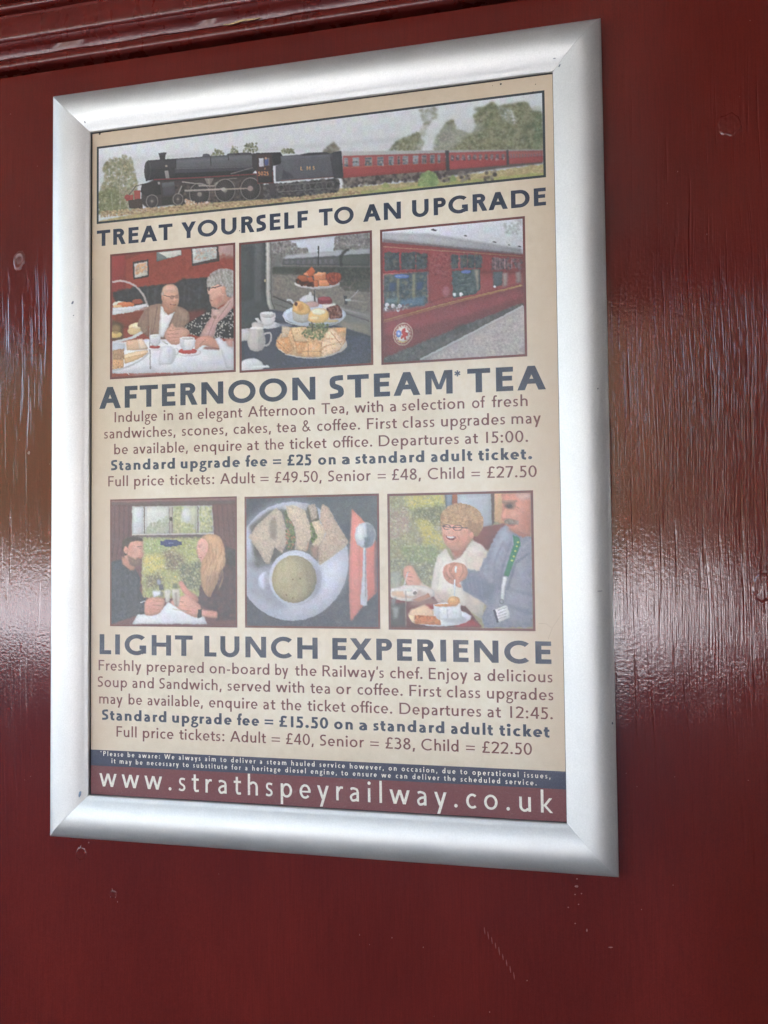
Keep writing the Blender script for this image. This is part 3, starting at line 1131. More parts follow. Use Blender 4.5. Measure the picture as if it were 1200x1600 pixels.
    # wheels
    def wheel(cx, cy, r, sp=True):
        P.ell(cx, cy, r, r * 1.12, (50, 46, 46))
        P.ring(cx, cy, r, r * 1.12, 5, (134, 126, 122))
        if sp:
            for t in range(0, 180, 15):
                c_, s_ = math.cos(math.radians(t)), math.sin(math.radians(t))
                P.line([(cx - c_ * r * .85, cy - s_ * r * .95), (cx + c_ * r * .85, cy + s_ * r * .95)], 2.4, (98, 92, 90), .8, 0, False)
        P.ell(cx, cy, r * .22, r * .22, (126, 118, 112))
    wheel(322, 380, 32)
    wheel(455, 370, 28)
    wheel(566, 345, 54)
    wheel(697, 325, 54)
    wheel(829, 318, 53)
    # rods and valve gear
    P.line([(488, 326), (700, 318)], 10, (158, 148, 140), .9)
    P.line([(600, 322), (835, 315)], 8, (166, 150, 140), .9)
    P.ell(828, 316, 15, 14, (150, 128, 122))
    P.ell(690, 320, 13, 10, (170, 160, 150))
    P.line([(475, 280), (600, 296)], 6, (160, 152, 144))
    P.line([(560, 300), (640, 302), (660, 284)], 7, (156, 148, 140))
    P.poly([(590, 262), (640, 262), (625, 292), (604, 294)], (120, 112, 106))
    P.line([(610, 265), (620, 310)], 8, (140, 132, 124))
    P.line([(455, 345), (475, 300)], 6, (150, 144, 138))
    P.line([(640, 290), (690, 268), (760, 262)], 4, (128, 120, 114))
    P.dots([(490, 370), (560, 390), (620, 385), (620, 400), (500, 405)], [(196, 160, 130), (210, 204, 190), (186, 140, 112)], 120, 5, .7)
    # cab
    P.poly([(835, 140), (860, 132), (985, 128), (988, 190), (945, 200), (950, 290), (868, 292), (862, 232), (838, 205)], (58, 54, 56))
    P.poly([(862, 140), (938, 137), (945, 288), (868, 291)], (64, 52, 52))
    P.poly([(872, 160), (896, 158), (898, 202), (873, 204)], (186, 190, 196))
    P.poly([(900, 158), (926, 157), (928, 198), (900, 201)], (110, 104, 106))
    P.ell(911, 178, 11, 20, (72, 84, 128))
    P.ell(909, 160, 6, 7, (170, 130, 112))
    P.line([(862, 222), (866, 290), (946, 287), (943, 230)], 4, (140, 70, 66), 1, 0, False)
    P.poly([(868, 258), (940, 256), (942, 284), (870, 287)], (44, 40, 42))
    P.text('5025', 867, 249, 20, (226, 150, 96), .2, 1.02, -.02)
    P.text('F', 901, 219, 10, (210, 150, 96), .2)
    # tender
    P.poly([(945, 140), (990, 138), (990, 180), (950, 188)], (42, 40, 42), 1, 1, True)
    P.poly([(985, 148), (1100, 140), (1200, 134), (1240, 134), (1262, 150), (1266, 258), (960, 282), (958, 200), (988, 185)], (84, 84, 90), 1, 1)
    P.poly([(1240, 140), (1262, 128), (1300, 122), (1312, 258), (1262, 268)], (58, 58, 62), 1, 1)
    P.poly([(985, 150), (1250, 136), (1252, 154), (988, 168)], (100, 100, 108), .7, 3)
    P.poly([(1090, 140), (1130, 132), (1225, 128), (1240, 138), (1100, 147)], (60, 58, 60), 1, 1)
    P.line([(985, 276), (1264, 258)], 4, (122, 80, 78))
    P.poly([(1000, 215), (1030, 265), (990, 268)], (60, 60, 66), .8, 2)
    P.ell(1025, 245, 30, 10, (60, 60, 66), .7, 2, 30)
    for i, c in enumerate('LMS'):
        P.text(c, 1086 + i * 32, 223 - i * 1, 20, (212, 160, 110), .2, .95)
    P.poly([(925, 290), (955, 288), (958, 350), (930, 352)], (66, 62, 64))
    for x in (985, 1050, 1120, 1185, 1240):
        P.ring(x, 318 - (x - 985) * .06, 20, 22, 4, (112, 106, 104), .8)
    P.line([(960, 300), (1262, 282)], 6, (96, 92, 92))
    P.line([(970, 335), (1262, 314)], 5, (104, 100, 98), .8)
    P.dots([(60, 460), (60, 430), (280, 415), (870, 380), (1400, 330), (1400, 345), (880, 398), (300, 440)], [(186, 158, 126), (160, 132, 100), (196, 172, 130), (140, 110, 84)], 1300, 6, .6, .7)
    P.noise(3.5)
    P.img = P.img * .93 + 15
    P.photo(.35, .03)
    P.soften(1)
    return P


def paint_p1():
    P = Picture([(171.9, 396.6), (366.8, 380.1), (369, 582.7), (172.5, 591.5)], 250, 250, (148, 70, 58), (160, 370, 5.4545))
    P.poly([(60, 60), (200, 60), (200, 480), (60, 480)], (140, 58, 56), .9, 3)
    P.poly([(190, 150), (350, 130), (200, 190)], (112, 62, 52), .8, 3)
    P.poly([(980, 60), (1130, 60), (1130, 180), (980, 200)], (176, 150, 144), .9, 6)
    P.dots([(400, 200), (1100, 150), (1100, 350), (400, 400)], [(156, 76, 60), (140, 62, 52)], 500, 14, .25)
    P.poly([(460, 130), (670, 112), (672, 160), (560, 185), (462, 212)], (110, 116, 114))
    P.poly([(470, 135), (668, 115), (670, 158), (560, 184)], (206, 204, 196))
    P.poly([(258, 212), (392, 190), (396, 340), (264, 362)], (70, 62, 64))
    P.poly([(272, 228), (382, 208), (386, 328), (276, 348)], (214, 208, 200))
    P.dots([(282, 240), (376, 222), (376, 300), (284, 320)], [(206, 150, 118), (176, 176, 178), (220, 170, 130)], 90, 10, .5)
    P.poly([(755, 92), (985, 80), (995, 212), (762, 254)], (84, 70, 68))
    P.poly([(766, 106), (970, 92), (974, 190), (770, 232)], (206, 206, 202))
    P.dots([(785, 118), (960, 104), (960, 176), (790, 206)], [(168, 172, 172), (188, 190, 188), (204, 160, 140)], 150, 9, .45)
    # dark seat backs
    seat = [(90, 470), (310, 425), (500, 410), (640, 395), (680, 365), (900, 350), (980, 420), (960, 700), (740, 730), (660, 600), (400, 600), (120, 560)]
    P.poly(seat, (62, 62, 64), 1, 2)
    P.dots(seat, [(54, 54, 56), (74, 74, 78), (66, 60, 60)], 600, 14, .4)
    for x in (390, 450, 560, 700, 740, 830):
        P.line([(x, 430), (x - 6, 580)], 10, (92, 92, 98), .5, 2)
    P.poly([(720, 640), (880, 620), (860, 760), (740, 780)], (116, 52, 48), .7, 6)
    # cake stand
    P.poly([(110, 660), (380, 620), (340, 760), (130, 780)], (126, 66, 54), .95, 3)
    P.poly([(85, 700), (180, 740), (180, 880), (85, 880)], (92, 76, 60), .9, 4)
    P.line([(84, 380), (170, 374), (270, 410), (340, 480), (375, 560), (392, 620)], 16, (226, 212, 208), 1, 1, True)
    P.ell(150, 570, 60, 26, (224, 214, 200))
    P.ell(200, 575, 75, 26, (200, 120, 84))
    P.ell(130, 590, 40, 16, (222, 186, 140))
    P.ell(300, 550, 45, 24, (150, 84, 70))
    P.poly([(88, 600), (250, 590), (386, 566), (380, 592), (250, 640), (88, 662)], (216, 216, 218))
    P.poly([(88, 618), (300, 604), (388, 596), (388, 622), (200, 640)], (196, 196, 200), .6, 2)
    P.line([(386, 580), (400, 640)], 12, (220, 214, 210))
    P.ell(300, 770, 75, 42, (228, 206, 164))
    P.ell(285, 800, 70, 35, (206, 182, 140))
    P.ell(310, 755, 60, 24, (238, 224, 196), .9, 2)
    P.ell(110, 830, 60, 30, (210, 180, 120))
    P.ell(120, 780, 40, 40, (150, 120, 84), .8, 3)
    P.poly([(88, 885), (240, 850), (386, 775), (385, 800), (280, 860), (88, 912)], (222, 222, 224))
    # tablecloth
    P.poly([(88, 1160), (88, 900), (380, 870), (760, 880), (1130, 900), (1130, 1160)], (222, 222, 228), 1, 1)
    P.poly([(400, 1000), (900, 960), (1000, 1100), (500, 1140)], (230, 230, 236), .6, 12)
    P.poly([(220, 1150), (420, 1090), (480, 1160), (300, 1180)], (196, 198, 206), .6, 8)
    # lower sandwiches
    P.poly([(88, 900), (200, 905), (200, 960), (88, 1000)], (190, 194, 204), .9, 3)
    P.poly([(205, 880), (340, 868), (390, 960), (210, 965)], (212, 178, 148), 1, 1)
    P.poly([(300, 870), (345, 868), (395, 950), (320, 955)], (228, 206, 184), 1, 1)
    P.poly([(90, 965), (190, 950), (190, 1040), (90, 1050)], (176, 142, 112))
    P.poly([(190, 1000), (300, 970), (395, 965), (390, 1000), (270, 1060), (190, 1075)], (226, 202, 166))
    P.poly([(190, 1030), (390, 985), (390, 1000), (200, 1080)], (204, 166, 124), .8)
    P.poly([(90, 1040), (185, 1040), (185, 1110), (90, 1125)], (204, 160, 118))
    P.dots([(90, 960), (190, 950), (185, 1110), (90, 1120)], [(150, 112, 84), (216, 184, 148)], 140, 5, .5)
    P.line([(90, 1136), (200, 1110), (330, 1050), (400, 985)], 16, (226, 226, 230), 1, 1, True)
    P.line([(404, 600), (406, 860), (412, 1120)], 9, (176, 172, 172), 1, 0, False)
    P.ell(413, 1115, 8, 16, (150, 148, 150))
    # man
    P.poly([(300, 760), (350, 640), (400, 590), (500, 570), (640, 590), (730, 640), (740, 720), (700, 830), (560, 870), (480, 870), (410, 830), (400, 760)], (150, 122, 108), 1, 1, True)
    P.poly([(320, 740), (360, 640), (400, 600), (400, 860), (330, 800)], (140, 112, 100), .9, 2)
    P.poly([(640, 600), (730, 650), (735, 720), (660, 720)], (164, 138, 122), .8, 3)
    P.line([(470, 600), (430, 830)], 5, (118, 94, 84), .7)
    P.line([(620, 640), (560, 790)], 5, (118, 94, 84), .7)
    P.poly([(500, 590), (620, 640), (600, 680), (520, 860), (480, 850), (490, 700)], (226, 224, 226), 1, 1)
    P.poly([(495, 590), (530, 660), (570, 670), (620, 650), (610, 630), (560, 660), (520, 630)], (236, 234, 232))
    P.poly([(510, 560), (640, 560), (620, 640), (560, 668), (525, 630)], (176, 128, 108), 1, 1)
    head = [(505, 470), (530, 420), (585, 405), (635, 430), (650, 490), (652, 550), (630, 610), (590, 630), (545, 600), (510, 550)]
    P.poly(head, (206, 162, 140), 1, 1, True)
    P.poly([(520, 440), (590, 410), (630, 430), (630, 470), (540, 480)], (222, 184, 164), .8, 4)
    P.poly([(560, 560), (640, 540), (620, 615), (580, 625)], (188, 134, 112), .7, 4)
    P.poly([(503, 480), (520, 460), (522, 540), (508, 545)], (180, 168, 160), .8, 2)
    P.ell(512, 520, 10, 22, (196, 146, 124))
    P.line([(520, 500), (575, 512), (645, 505)], 4, (80, 72, 72))
    P.ell(592, 515, 20, 17, (150, 116, 104), .8)
    P.ell(632, 512, 15, 16, (150, 116, 104), .8)
    P.ell(615, 540, 9, 16, (216, 168, 146))
    P.line([(578, 575), (605, 585), (628, 578)], 7, (120, 68, 60))
    P.line([(590, 577), (620, 578)], 3, (230, 216, 208))
    # woman
    dot_ = [(700, 760), (760, 720), (870, 660), (950, 620), (1120, 620), (1130, 880), (960, 870), (850, 860), (740, 830)]
    P.poly(dot_, (48, 46, 48), 1, 1)
    P.dots(dot_, [(190, 184, 176)], 190, 6, .85, 1, .3)
    P.poly([(930, 460), (1000, 450), (1060, 470), (1110, 500), (1080, 560), (1000, 600), (930, 600)], (190, 138, 122), 1, 1)
    P.poly([(905, 430), (1000, 400), (1050, 440), (1040, 540), (990, 610), (940, 600), (915, 560), (912, 500), (896, 490)], (214, 168, 150), 1, 1, True)
    P.poly([(940, 540), (1020, 500), (1000, 600), (940, 600)], (196, 142, 124), .7, 4)
    hair = [(893, 420), (890, 370), (930, 310), (1000, 285), (1080, 285), (1125, 320), (1125, 510), (1060, 510), (1050, 430), (1000, 410), (950, 420), (905, 440)]
    P.poly(hair, (160, 154, 150), 1, 1, True)
    P.dots(hair, [(182, 176, 172), (140, 134, 130), (196, 190, 186), (150, 142, 136)], 600, 7, .45, 1.6)
    P.ell(1030, 460, 18, 34, (210, 156, 138))
    P.line([(905, 440), (960, 440), (1015, 420)], 8, (92, 72, 80))
    P.ell(908, 450, 8, 16, (92, 80, 84))
    P.line([(918, 545), (940, 552)], 5, (140, 76, 72))
    scarf = [(930, 620), (960, 640), (1040, 590), (1120, 510), (1125, 590), (1060, 680), (980, 740), (950, 870), (850, 860), (830, 850), (890, 740), (930, 690)]
    P.poly(scarf, (204, 164, 158), 1, 1)
    P.poly([(935, 610), (1000, 640), (1110, 510), (1120, 540), (1010, 670), (950, 690)], (222, 186, 176), .9, 2)
    P.line([(960, 700), (900, 860)], 7, (176, 132, 130), .7)
    P.line([(1090, 560), (990, 700)], 6, (182, 140, 138), .7)
    P.ell(960, 690, 16, 14, (140, 110, 100), .8, 1)
    P.ell(560, 445, 34, 18, (236, 202, 184), .7, 6)
    P.ell(580, 555, 22, 16, (216, 164, 144), .7, 5)
    P.ell(530, 560, 18, 36, (180, 130, 112), .6, 6)
    P.line([(548, 560), (562, 590), (560, 610)], 5, (160, 106, 92), .6, 1, True)
    P.line([(530, 465), (600, 455)], 4, (190, 144, 126), .6, 1)
    P.ell(950, 500, 28, 40, (222, 172, 156), .7, 7)
    P.ell(1000, 540, 22, 34, (186, 132, 116), .6, 6)
    P.line([(912, 520), (926, 545), (920, 570)], 5, (170, 116, 102), .6, 1, True)
    for q in range(7):
        P.line([(420 + q * 12, 620 + q * 4), (410 + q * 14, 820)], 8, (120, 96, 84) if q % 2 else (176, 150, 134), .35, 3)
        P.line([(640 + q * 13, 640), (600 + q * 18, 800)], 8, (128, 102, 90) if q % 2 else (180, 152, 136), .35, 3)
    # hands
    P.poly([(530, 840), (560, 780), (600, 740), (620, 770), (690, 775), (740, 800), (740, 840), (680, 870), (650, 920), (580, 910)], (204, 156, 138), 1, 1, True)
    for (a, b) in (((570, 800), (660, 790)), ((550, 830), (650, 830)), ((560, 860), (650, 860)), ((590, 890), (650, 885))):
        P.line([a, b], 5, (166, 116, 100), .7)
    P.line([(590, 745), (605, 785)], 14, (206, 158, 140))
    P.poly([(790, 960), (800, 880), (860, 850), (940, 860), (1000, 920), (1000, 965), (930, 950), (860, 930), (810, 965)], (200, 148, 130), 1, 1, True)
    P.line([(830, 930), (880, 880)], 5, (160, 108, 96), .7)
    P.poly([(880, 940), (1000, 960), (995, 972), (860, 960)], (130, 70, 62), .8, 2)
    P.poly([(960, 870), (1000, 860), (1050, 920), (1130, 960), (1130, 1140), (1060, 1130), (1020, 1000)], (214, 214, 220), 1, 2)
    P.poly([(1050, 880), (1120, 870), (1120, 950), (1070, 940)], (198, 150, 136), .9, 3)
    # crockery
    P.ell(455, 950, 55, 18, (228, 226, 228))
    P.ell(450, 938, 45, 14, (160, 62, 56))
    P.poly([(405, 840), (500, 835), (495, 905), (470, 930), (430, 930), (408, 900)], (212, 212, 216))
    P.ell(452, 840, 46, 10, (232, 230, 230))
    P.ell(740, 990, 105, 32, (230, 226, 230))
    P.ell(730, 978, 80, 24, (176, 72, 66))
    P.poly([(662, 870), (790, 865), (792, 930), (760, 970), (690, 970), (665, 930)], (222, 220, 224))
    P.poly([(662, 870), (700, 870), (700, 970), (670, 940)], (190, 190, 198), .7, 3)
    P.ell(727, 868, 64, 14, (238, 236, 236))
    P.ell(727, 870, 52, 9, (196, 192, 192))
    P.ring(632, 980, 20, 32, 8, (212, 212, 218))
    P.poly([(480, 1080), (500, 960), (530, 930), (600, 940), (630, 1000), (600, 1080), (540, 1090)], (218, 218, 224), .95, 2, True)
    P.poly([(560, 960), (620, 960), (600, 1080), (570, 1080)], (196, 198, 208), .6, 4)
    P.line([(505, 885), (560, 915)], 9, (206, 210, 204))
    P.line([(215, 1155), (235, 1175)], 5, (240, 240, 240))
    P.noise(3)
    P.photo()
    P.soften(1)
    return P


def paint_p2():
    P = Picture([(373, 379.1), (581.2, 360.5), (583.1, 570.8), (375, 582)], 265, 250, (118, 114, 110), (365, 350, 5.217))
    P.poly([(300, 150), (1110, 70), (1110, 260), (300, 260)], (196, 200, 208), 1, 3)
    tr = [(118, 112, 110), (140, 134, 130), (160, 154, 150), (96, 92, 90)]
    P.dots([(300, 160), (440, 140), (510, 170), (520, 200), (600, 200), (610, 240), (300, 300)], tr, 900, 9, .35)
    P.dots([(820, 220), (830, 110), (900, 90), (1110, 75), (1110, 220)], tr, 1000, 9, .4)
    P.dots([(300, 240), (390, 270), (390, 360), (300, 400)], [(120, 116, 114), (104, 100, 98)], 300, 10, .5)
    # far train
    P.poly([(395, 285), (440, 255), (860, 222), (1110, 205), (1110, 262), (440, 290)], (168, 168, 174), 1, 2)
    P.poly([(400, 288), (900, 262), (1110, 250), (1110, 350), (400, 345)], (84, 84, 84), 1, 2)
    P.poly([(860, 262), (1110, 248), (1110, 345), (860, 350)], (78, 82, 74), .9, 2)
    for i in range(9):
        P.poly([(425 + i * 45, 300 - i), (450 + i * 45, 298 - i), (450 + i * 45, 328), (425 + i * 45, 330)], (108, 108, 110), .7, 1)
    P.line([(400, 340), (700, 345), (1110, 352)], 5, (156, 150, 136), .8)
    P.poly([(320, 350), (1110, 358), (1110, 460), (320, 420)], (66, 68, 60), 1, 3)
    P.dots([(500, 370), (1110, 370), (1110, 520), (900, 500), (500, 420)], [(54, 56, 50), (84, 84, 74), (70, 66, 60)], 700, 10, .5)
    P.poly([(320, 410), (500, 420), (900, 480), (1110, 560), (1110, 720), (320, 600)], (128, 120, 112), 1, 6)
    P.dots([(320, 410), (500, 420), (900, 480), (1110, 560), (1110, 720), (320, 600)], [(140, 130, 120), (112, 106, 100), (128, 120, 112)], 1100, 9, .4)
    P.dots([(860, 480), (1110, 470), (1110, 560), (900, 540)], [(70, 72, 62), (90, 88, 76)], 260, 10, .5)
    P.line([(320, 590), (440, 640), (520, 680)], 12, (84, 78, 74), .9, 1)
    P.line([(330, 650), (440, 690)], 8, (92, 88, 84), .8, 1)
    P.line([(860, 690), (1110, 760)], 16, (166, 162, 158), .9, 2)
    P.line([(880, 720), (1110, 800)], 8, (84, 80, 76), .8, 1)
    P.poly([(860, 790), (1110, 830), (1110, 920), (900, 880)], (134, 126, 112), .9, 4)
    # signal, branch, lever
    P.line([(692, 185), (694, 260), (690, 345)], 9, (54, 54, 54), 1, 0, False)
    P.line([(880, 350), (878, 280), (900, 235), (940, 212)], 22, (58, 56, 54), .9, 2, True)
    P.poly([(900, 590), (925, 590), (930, 660), (905, 660)], (62, 62, 62))
    P.line([(950, 615), (985, 585), (1020, 545)], 6, (206, 204, 200), .9, 0, False)
    P.ell(935, 625, 26, 12, (176, 176, 174))
    P.line([(940, 625), (1060, 640)], 8, (176, 172, 168), .7, 1)
    # train wall and window frame
    P.poly([(50, 140), (262, 140), (262, 560), (310, 700), (200, 860), (50, 870)], (74, 76, 76), 1, 1)
    P.poly([(165, 150), (235, 145), (235, 640), (165, 650)], (92, 92, 94), .8, 4)
    P.poly([(60, 190), (165, 180), (165, 600), (60, 640)], (66, 68, 68), .6, 5)
    P.line([(285, 150), (290, 560), (298, 640), (322, 712)], 46, (150, 148, 144), 1, 1, True)
    P.line([(278, 150), (283, 560), (290, 640), (312, 712)], 18, (196, 192, 184), 1, 1, True)
    P.line([(303, 150), (308, 560), (314, 630), (336, 700)], 8, (96, 92, 88), 1, 1, True)
    P.ell(258, 465, 9, 14, (172, 160, 130))
    # table
    P.poly([(300, 700), (420, 720), (900, 850), (1120, 920), (1120, 1200), (60, 1210), (60, 860), (250, 850)], (64, 66, 78), 1, 2)
    P.dots([(700, 900), (1120, 930), (1120, 1160), (300, 1180)], [(70, 74, 92), (58, 60, 72), (84, 88, 106)], 1500, 7, .4)
    P.poly([(300, 700), (430, 730), (440, 800), (360, 790)], (84, 88, 104), .9, 4)
    # teapot behind
    P.poly([(540, 615), (575, 590), (610, 580), (615, 560), (630, 556), (640, 582), (690, 612), (690, 640), (540, 640)], (214, 214, 214), 1, 1)
    P.poly([(545, 640), (700, 640), (700, 680), (620, 690)], (188, 186, 188), 1, 2)
    P.line([(435, 622), (470, 625), (500, 665)], 14, (206, 206, 208), 1, 1, True)
    P.line([(662, 545), (665, 700)], 14, (72, 70, 70))
    P.line([(668, 545), (671, 690)], 4, (140, 138, 136))
    # top tier
    P.ell(682, 490, 188, 40, (206, 198, 192))
    P.ell(682, 480, 176, 30, (96, 84, 78))
    P.dots([(520, 440), (640, 450), (660, 510), (560, 500), (515, 470)], [(90, 50, 34), (122, 66, 42), (70, 44, 34)], 170, 10, .8)
    P.poly([(515, 440), (540, 420), (590, 425), (620, 470), (560, 475)], (168, 92, 60), 1, 1)
    P.poly([(572, 415), (640, 350), (668, 385), (650, 430), (610, 430)], (196, 104, 66), 1, 0)
    P.poly([(572, 415), (590, 425), (612, 430), (600, 400), (580, 400)], (220, 140, 98))
    P.poly([(600, 440), (640, 430), (655, 480), (620, 480)], (190, 98, 62))
    P.poly([(650, 420), (690, 395), (757, 400), (752, 460), (660, 470)], (206, 128, 88))
    P.poly([(650, 420), (690, 395), (757, 400), (720, 430)], (224, 158, 118))
    P.poly([(655, 468), (690, 462), (692, 514), (658, 516)], (194, 110, 72))
    P.poly([(694, 462), (782, 458), (782, 510), (696, 514)], (214, 140, 98))
    P.poly([(750, 430), (790, 402), (860, 405), (880, 440), (850, 490), (790, 500)], (144, 66, 46), 1, 1, True)
    P.dots([(760, 420), (860, 410), (870, 440), (840, 490), (790, 490)], [(168, 80, 54), (112, 50, 36)], 130, 7, .6)
    P.line([(498, 488), (560, 520), (682, 532), (800, 520), (866, 486)], 6, (228, 224, 222), 1, 0, True)
    P.poly([(690, 640), (700, 605), (790, 605), (795, 655), (700, 680)], (112, 42, 50), 1, 1, True)
    P.ell(745, 615, 50, 16, (150, 70, 78))
    # middle tier
    P.ell(660, 745, 260, 88, (210, 216, 230))
    P.ell(660, 752, 225, 66, (176, 180, 192), .7, 4)
    P.ell(640, 660, 60, 24, (196, 160, 150), 1, 2)
    P.poly([(720, 660), (830, 650), (840, 700), (730, 710)], (220, 214, 206), 1, 2)
    P.poly([(760, 690), (850, 662), (882, 700), (886, 770), (790, 780), (766, 740)], (96, 52, 42), 1, 1)
    P.dots([(765, 690), (850, 665), (880, 760), (790, 775)], [(126, 72, 56), (78, 42, 34), (160, 120, 110)], 170, 7, .6)
    P.poly([(478, 700), (620, 730), (610, 800), (560, 812), (488, 790)], (178, 172, 166), 1, 1)
    for x in range(490, 610, 14):
        P.line([(x, 715), (x + 4, 795)], 3, (206, 200, 194), .8, 0, False)
    P.poly([(482, 700), (500, 640), (560, 636), (620, 680), (626, 725), (560, 745), (500, 725)], (222, 182, 122), 1, 1, True)
    P.poly([(520, 670), (560, 650), (580, 690), (540, 720)], (196, 138, 82), .7, 3)
    P.ell(510, 655, 14, 16, (92, 52, 44))
    P.poly([(608, 770), (625, 720), (690, 690), (760, 705), (778, 760), (740, 805), (650, 810), (612, 795)], (228, 190, 128), 1, 1, True)
    P.ell(695, 718, 58, 26, (244, 232, 206), 1, 2)
    P.ell(660, 770, 40, 16, (240, 222, 176), .8, 2)
    P.ell(800, 795, 60, 12, (196, 172, 110), .8, 2)
    P.line([(402, 745), (440, 800), (560, 830), (700, 838), (840, 815), (918, 750)], 8, (232, 234, 240), 1, 0, True)
    # bottom tier
    P.ell(640, 985, 290, 108, (216, 204, 188))
    br = [(345, 990), (360, 930), (400, 880), (400, 825), (470, 850), (560, 840), (640, 850), (720, 860), (800, 850), (918, 850), (916, 960), (860, 1040), (720, 1085), (560, 1085), (430, 1060)]
    P.poly(br, (212, 174, 134), 1, 1)
    for q, c in (([(400, 825), (470, 850), (440, 930), (390, 930)], (206, 186, 158)), ([(470, 850), (560, 840), (600, 960), (500, 960)], (222, 192, 150)),
                 ([(350, 950), (450, 920), (500, 1020), (440, 1060), (360, 1010)], (214, 160, 112)), ([(500, 960), (620, 960), (620, 1060), (520, 1060)], (206, 152, 106)),
                 ([(610, 960), (720, 970), (718, 1085), (560, 1085), (560, 1040)], (224, 178, 130)), ([(720, 960), (860, 920), (905, 980), (840, 1050), (720, 1080)], (232, 202, 170)),
                 ([(760, 880), (800, 855), (905, 960), (860, 1000), (740, 960)], (240, 212, 178)), ([(830, 850), (918, 850), (914, 890), (850, 890)], (222, 170, 124))):
        P.poly(q, c, 1, 1)
    for a, b in (((470, 850), (500, 960)), ((350, 950), (450, 1050)), ((610, 960), (612, 1080)), ((720, 965), (718, 1082)), ((725, 1010), (890, 960)), ((560, 1040), (715, 1040)), ((790, 880), (880, 990)), ((500, 960), (610, 965))):
        P.line([a, b], 5, (166, 112, 76), .7)
    P.dots(br, [(236, 208, 170), (190, 140, 98), (226, 190, 146)], 600, 6, .4)
    P.dots([(560, 900), (620, 820), (780, 810), (760, 900), (700, 950), (600, 940)], [(96, 106, 66), (120, 128, 84), (78, 86, 54), (150, 150, 110)], 220, 7, .7)
    P.line([(640, 800), (645, 880)], 10, (80, 80, 62))
    P.line([(420, 1062), (560, 1092), (720, 1092), (860, 1045), (918, 975)], 7, (232, 226, 220), 1, 0, True)
    # cup and jug
    P.ell(270, 825, 112, 32, (206, 206, 210))
    P.poly([(345, 810), (480, 820), (470, 838), (350, 835)], (150, 152, 166), .9, 3)
    P.poly([(218, 750), (230, 722), (330, 722), (345, 755), (335, 800), (300, 830), (240, 825)], (214, 212, 212), 1, 1, True)
    P.ell(280, 745, 55, 22, (196, 192, 190))
    P.ell(280, 730, 52, 14, (228, 226, 226))
    P.poly([(172, 770), (200, 765), (230, 800), (215, 820)], (206, 204, 204))
    P.poly([(66, 855), (140, 850), (150, 930), (120, 950), (66, 955)], (196, 194, 194), 1, 1)
    jug = [(112, 860), (150, 850), (150, 815), (175, 800), (230, 810), (248, 835), (245, 870), (262, 940), (250, 1010), (215, 1035), (160, 1035), (125, 1000), (118, 940), (135, 890)]
    P.poly(jug, (196, 190, 186), 1, 1, True)
    P.poly([(200, 860), (245, 870), (260, 950), (240, 1020), (205, 1030)], (160, 154, 152), .7, 4)
    P.ell(190, 850, 56, 14, (226, 222, 220))
    P.line([(250, 900), (300, 888), (308, 940), (285, 985), (240, 992)], 16, (186, 180, 178), 1, 0, True)
    P.ell(150, 1160, 100, 66, (212, 212, 214), 1, 1)
    P.poly([(60, 1180), (300, 1172), (290, 1150), (200, 1150)], (222, 222, 224), 1, 1)
    P.noise(4)
    P.photo()
    P.soften(1)
    return P


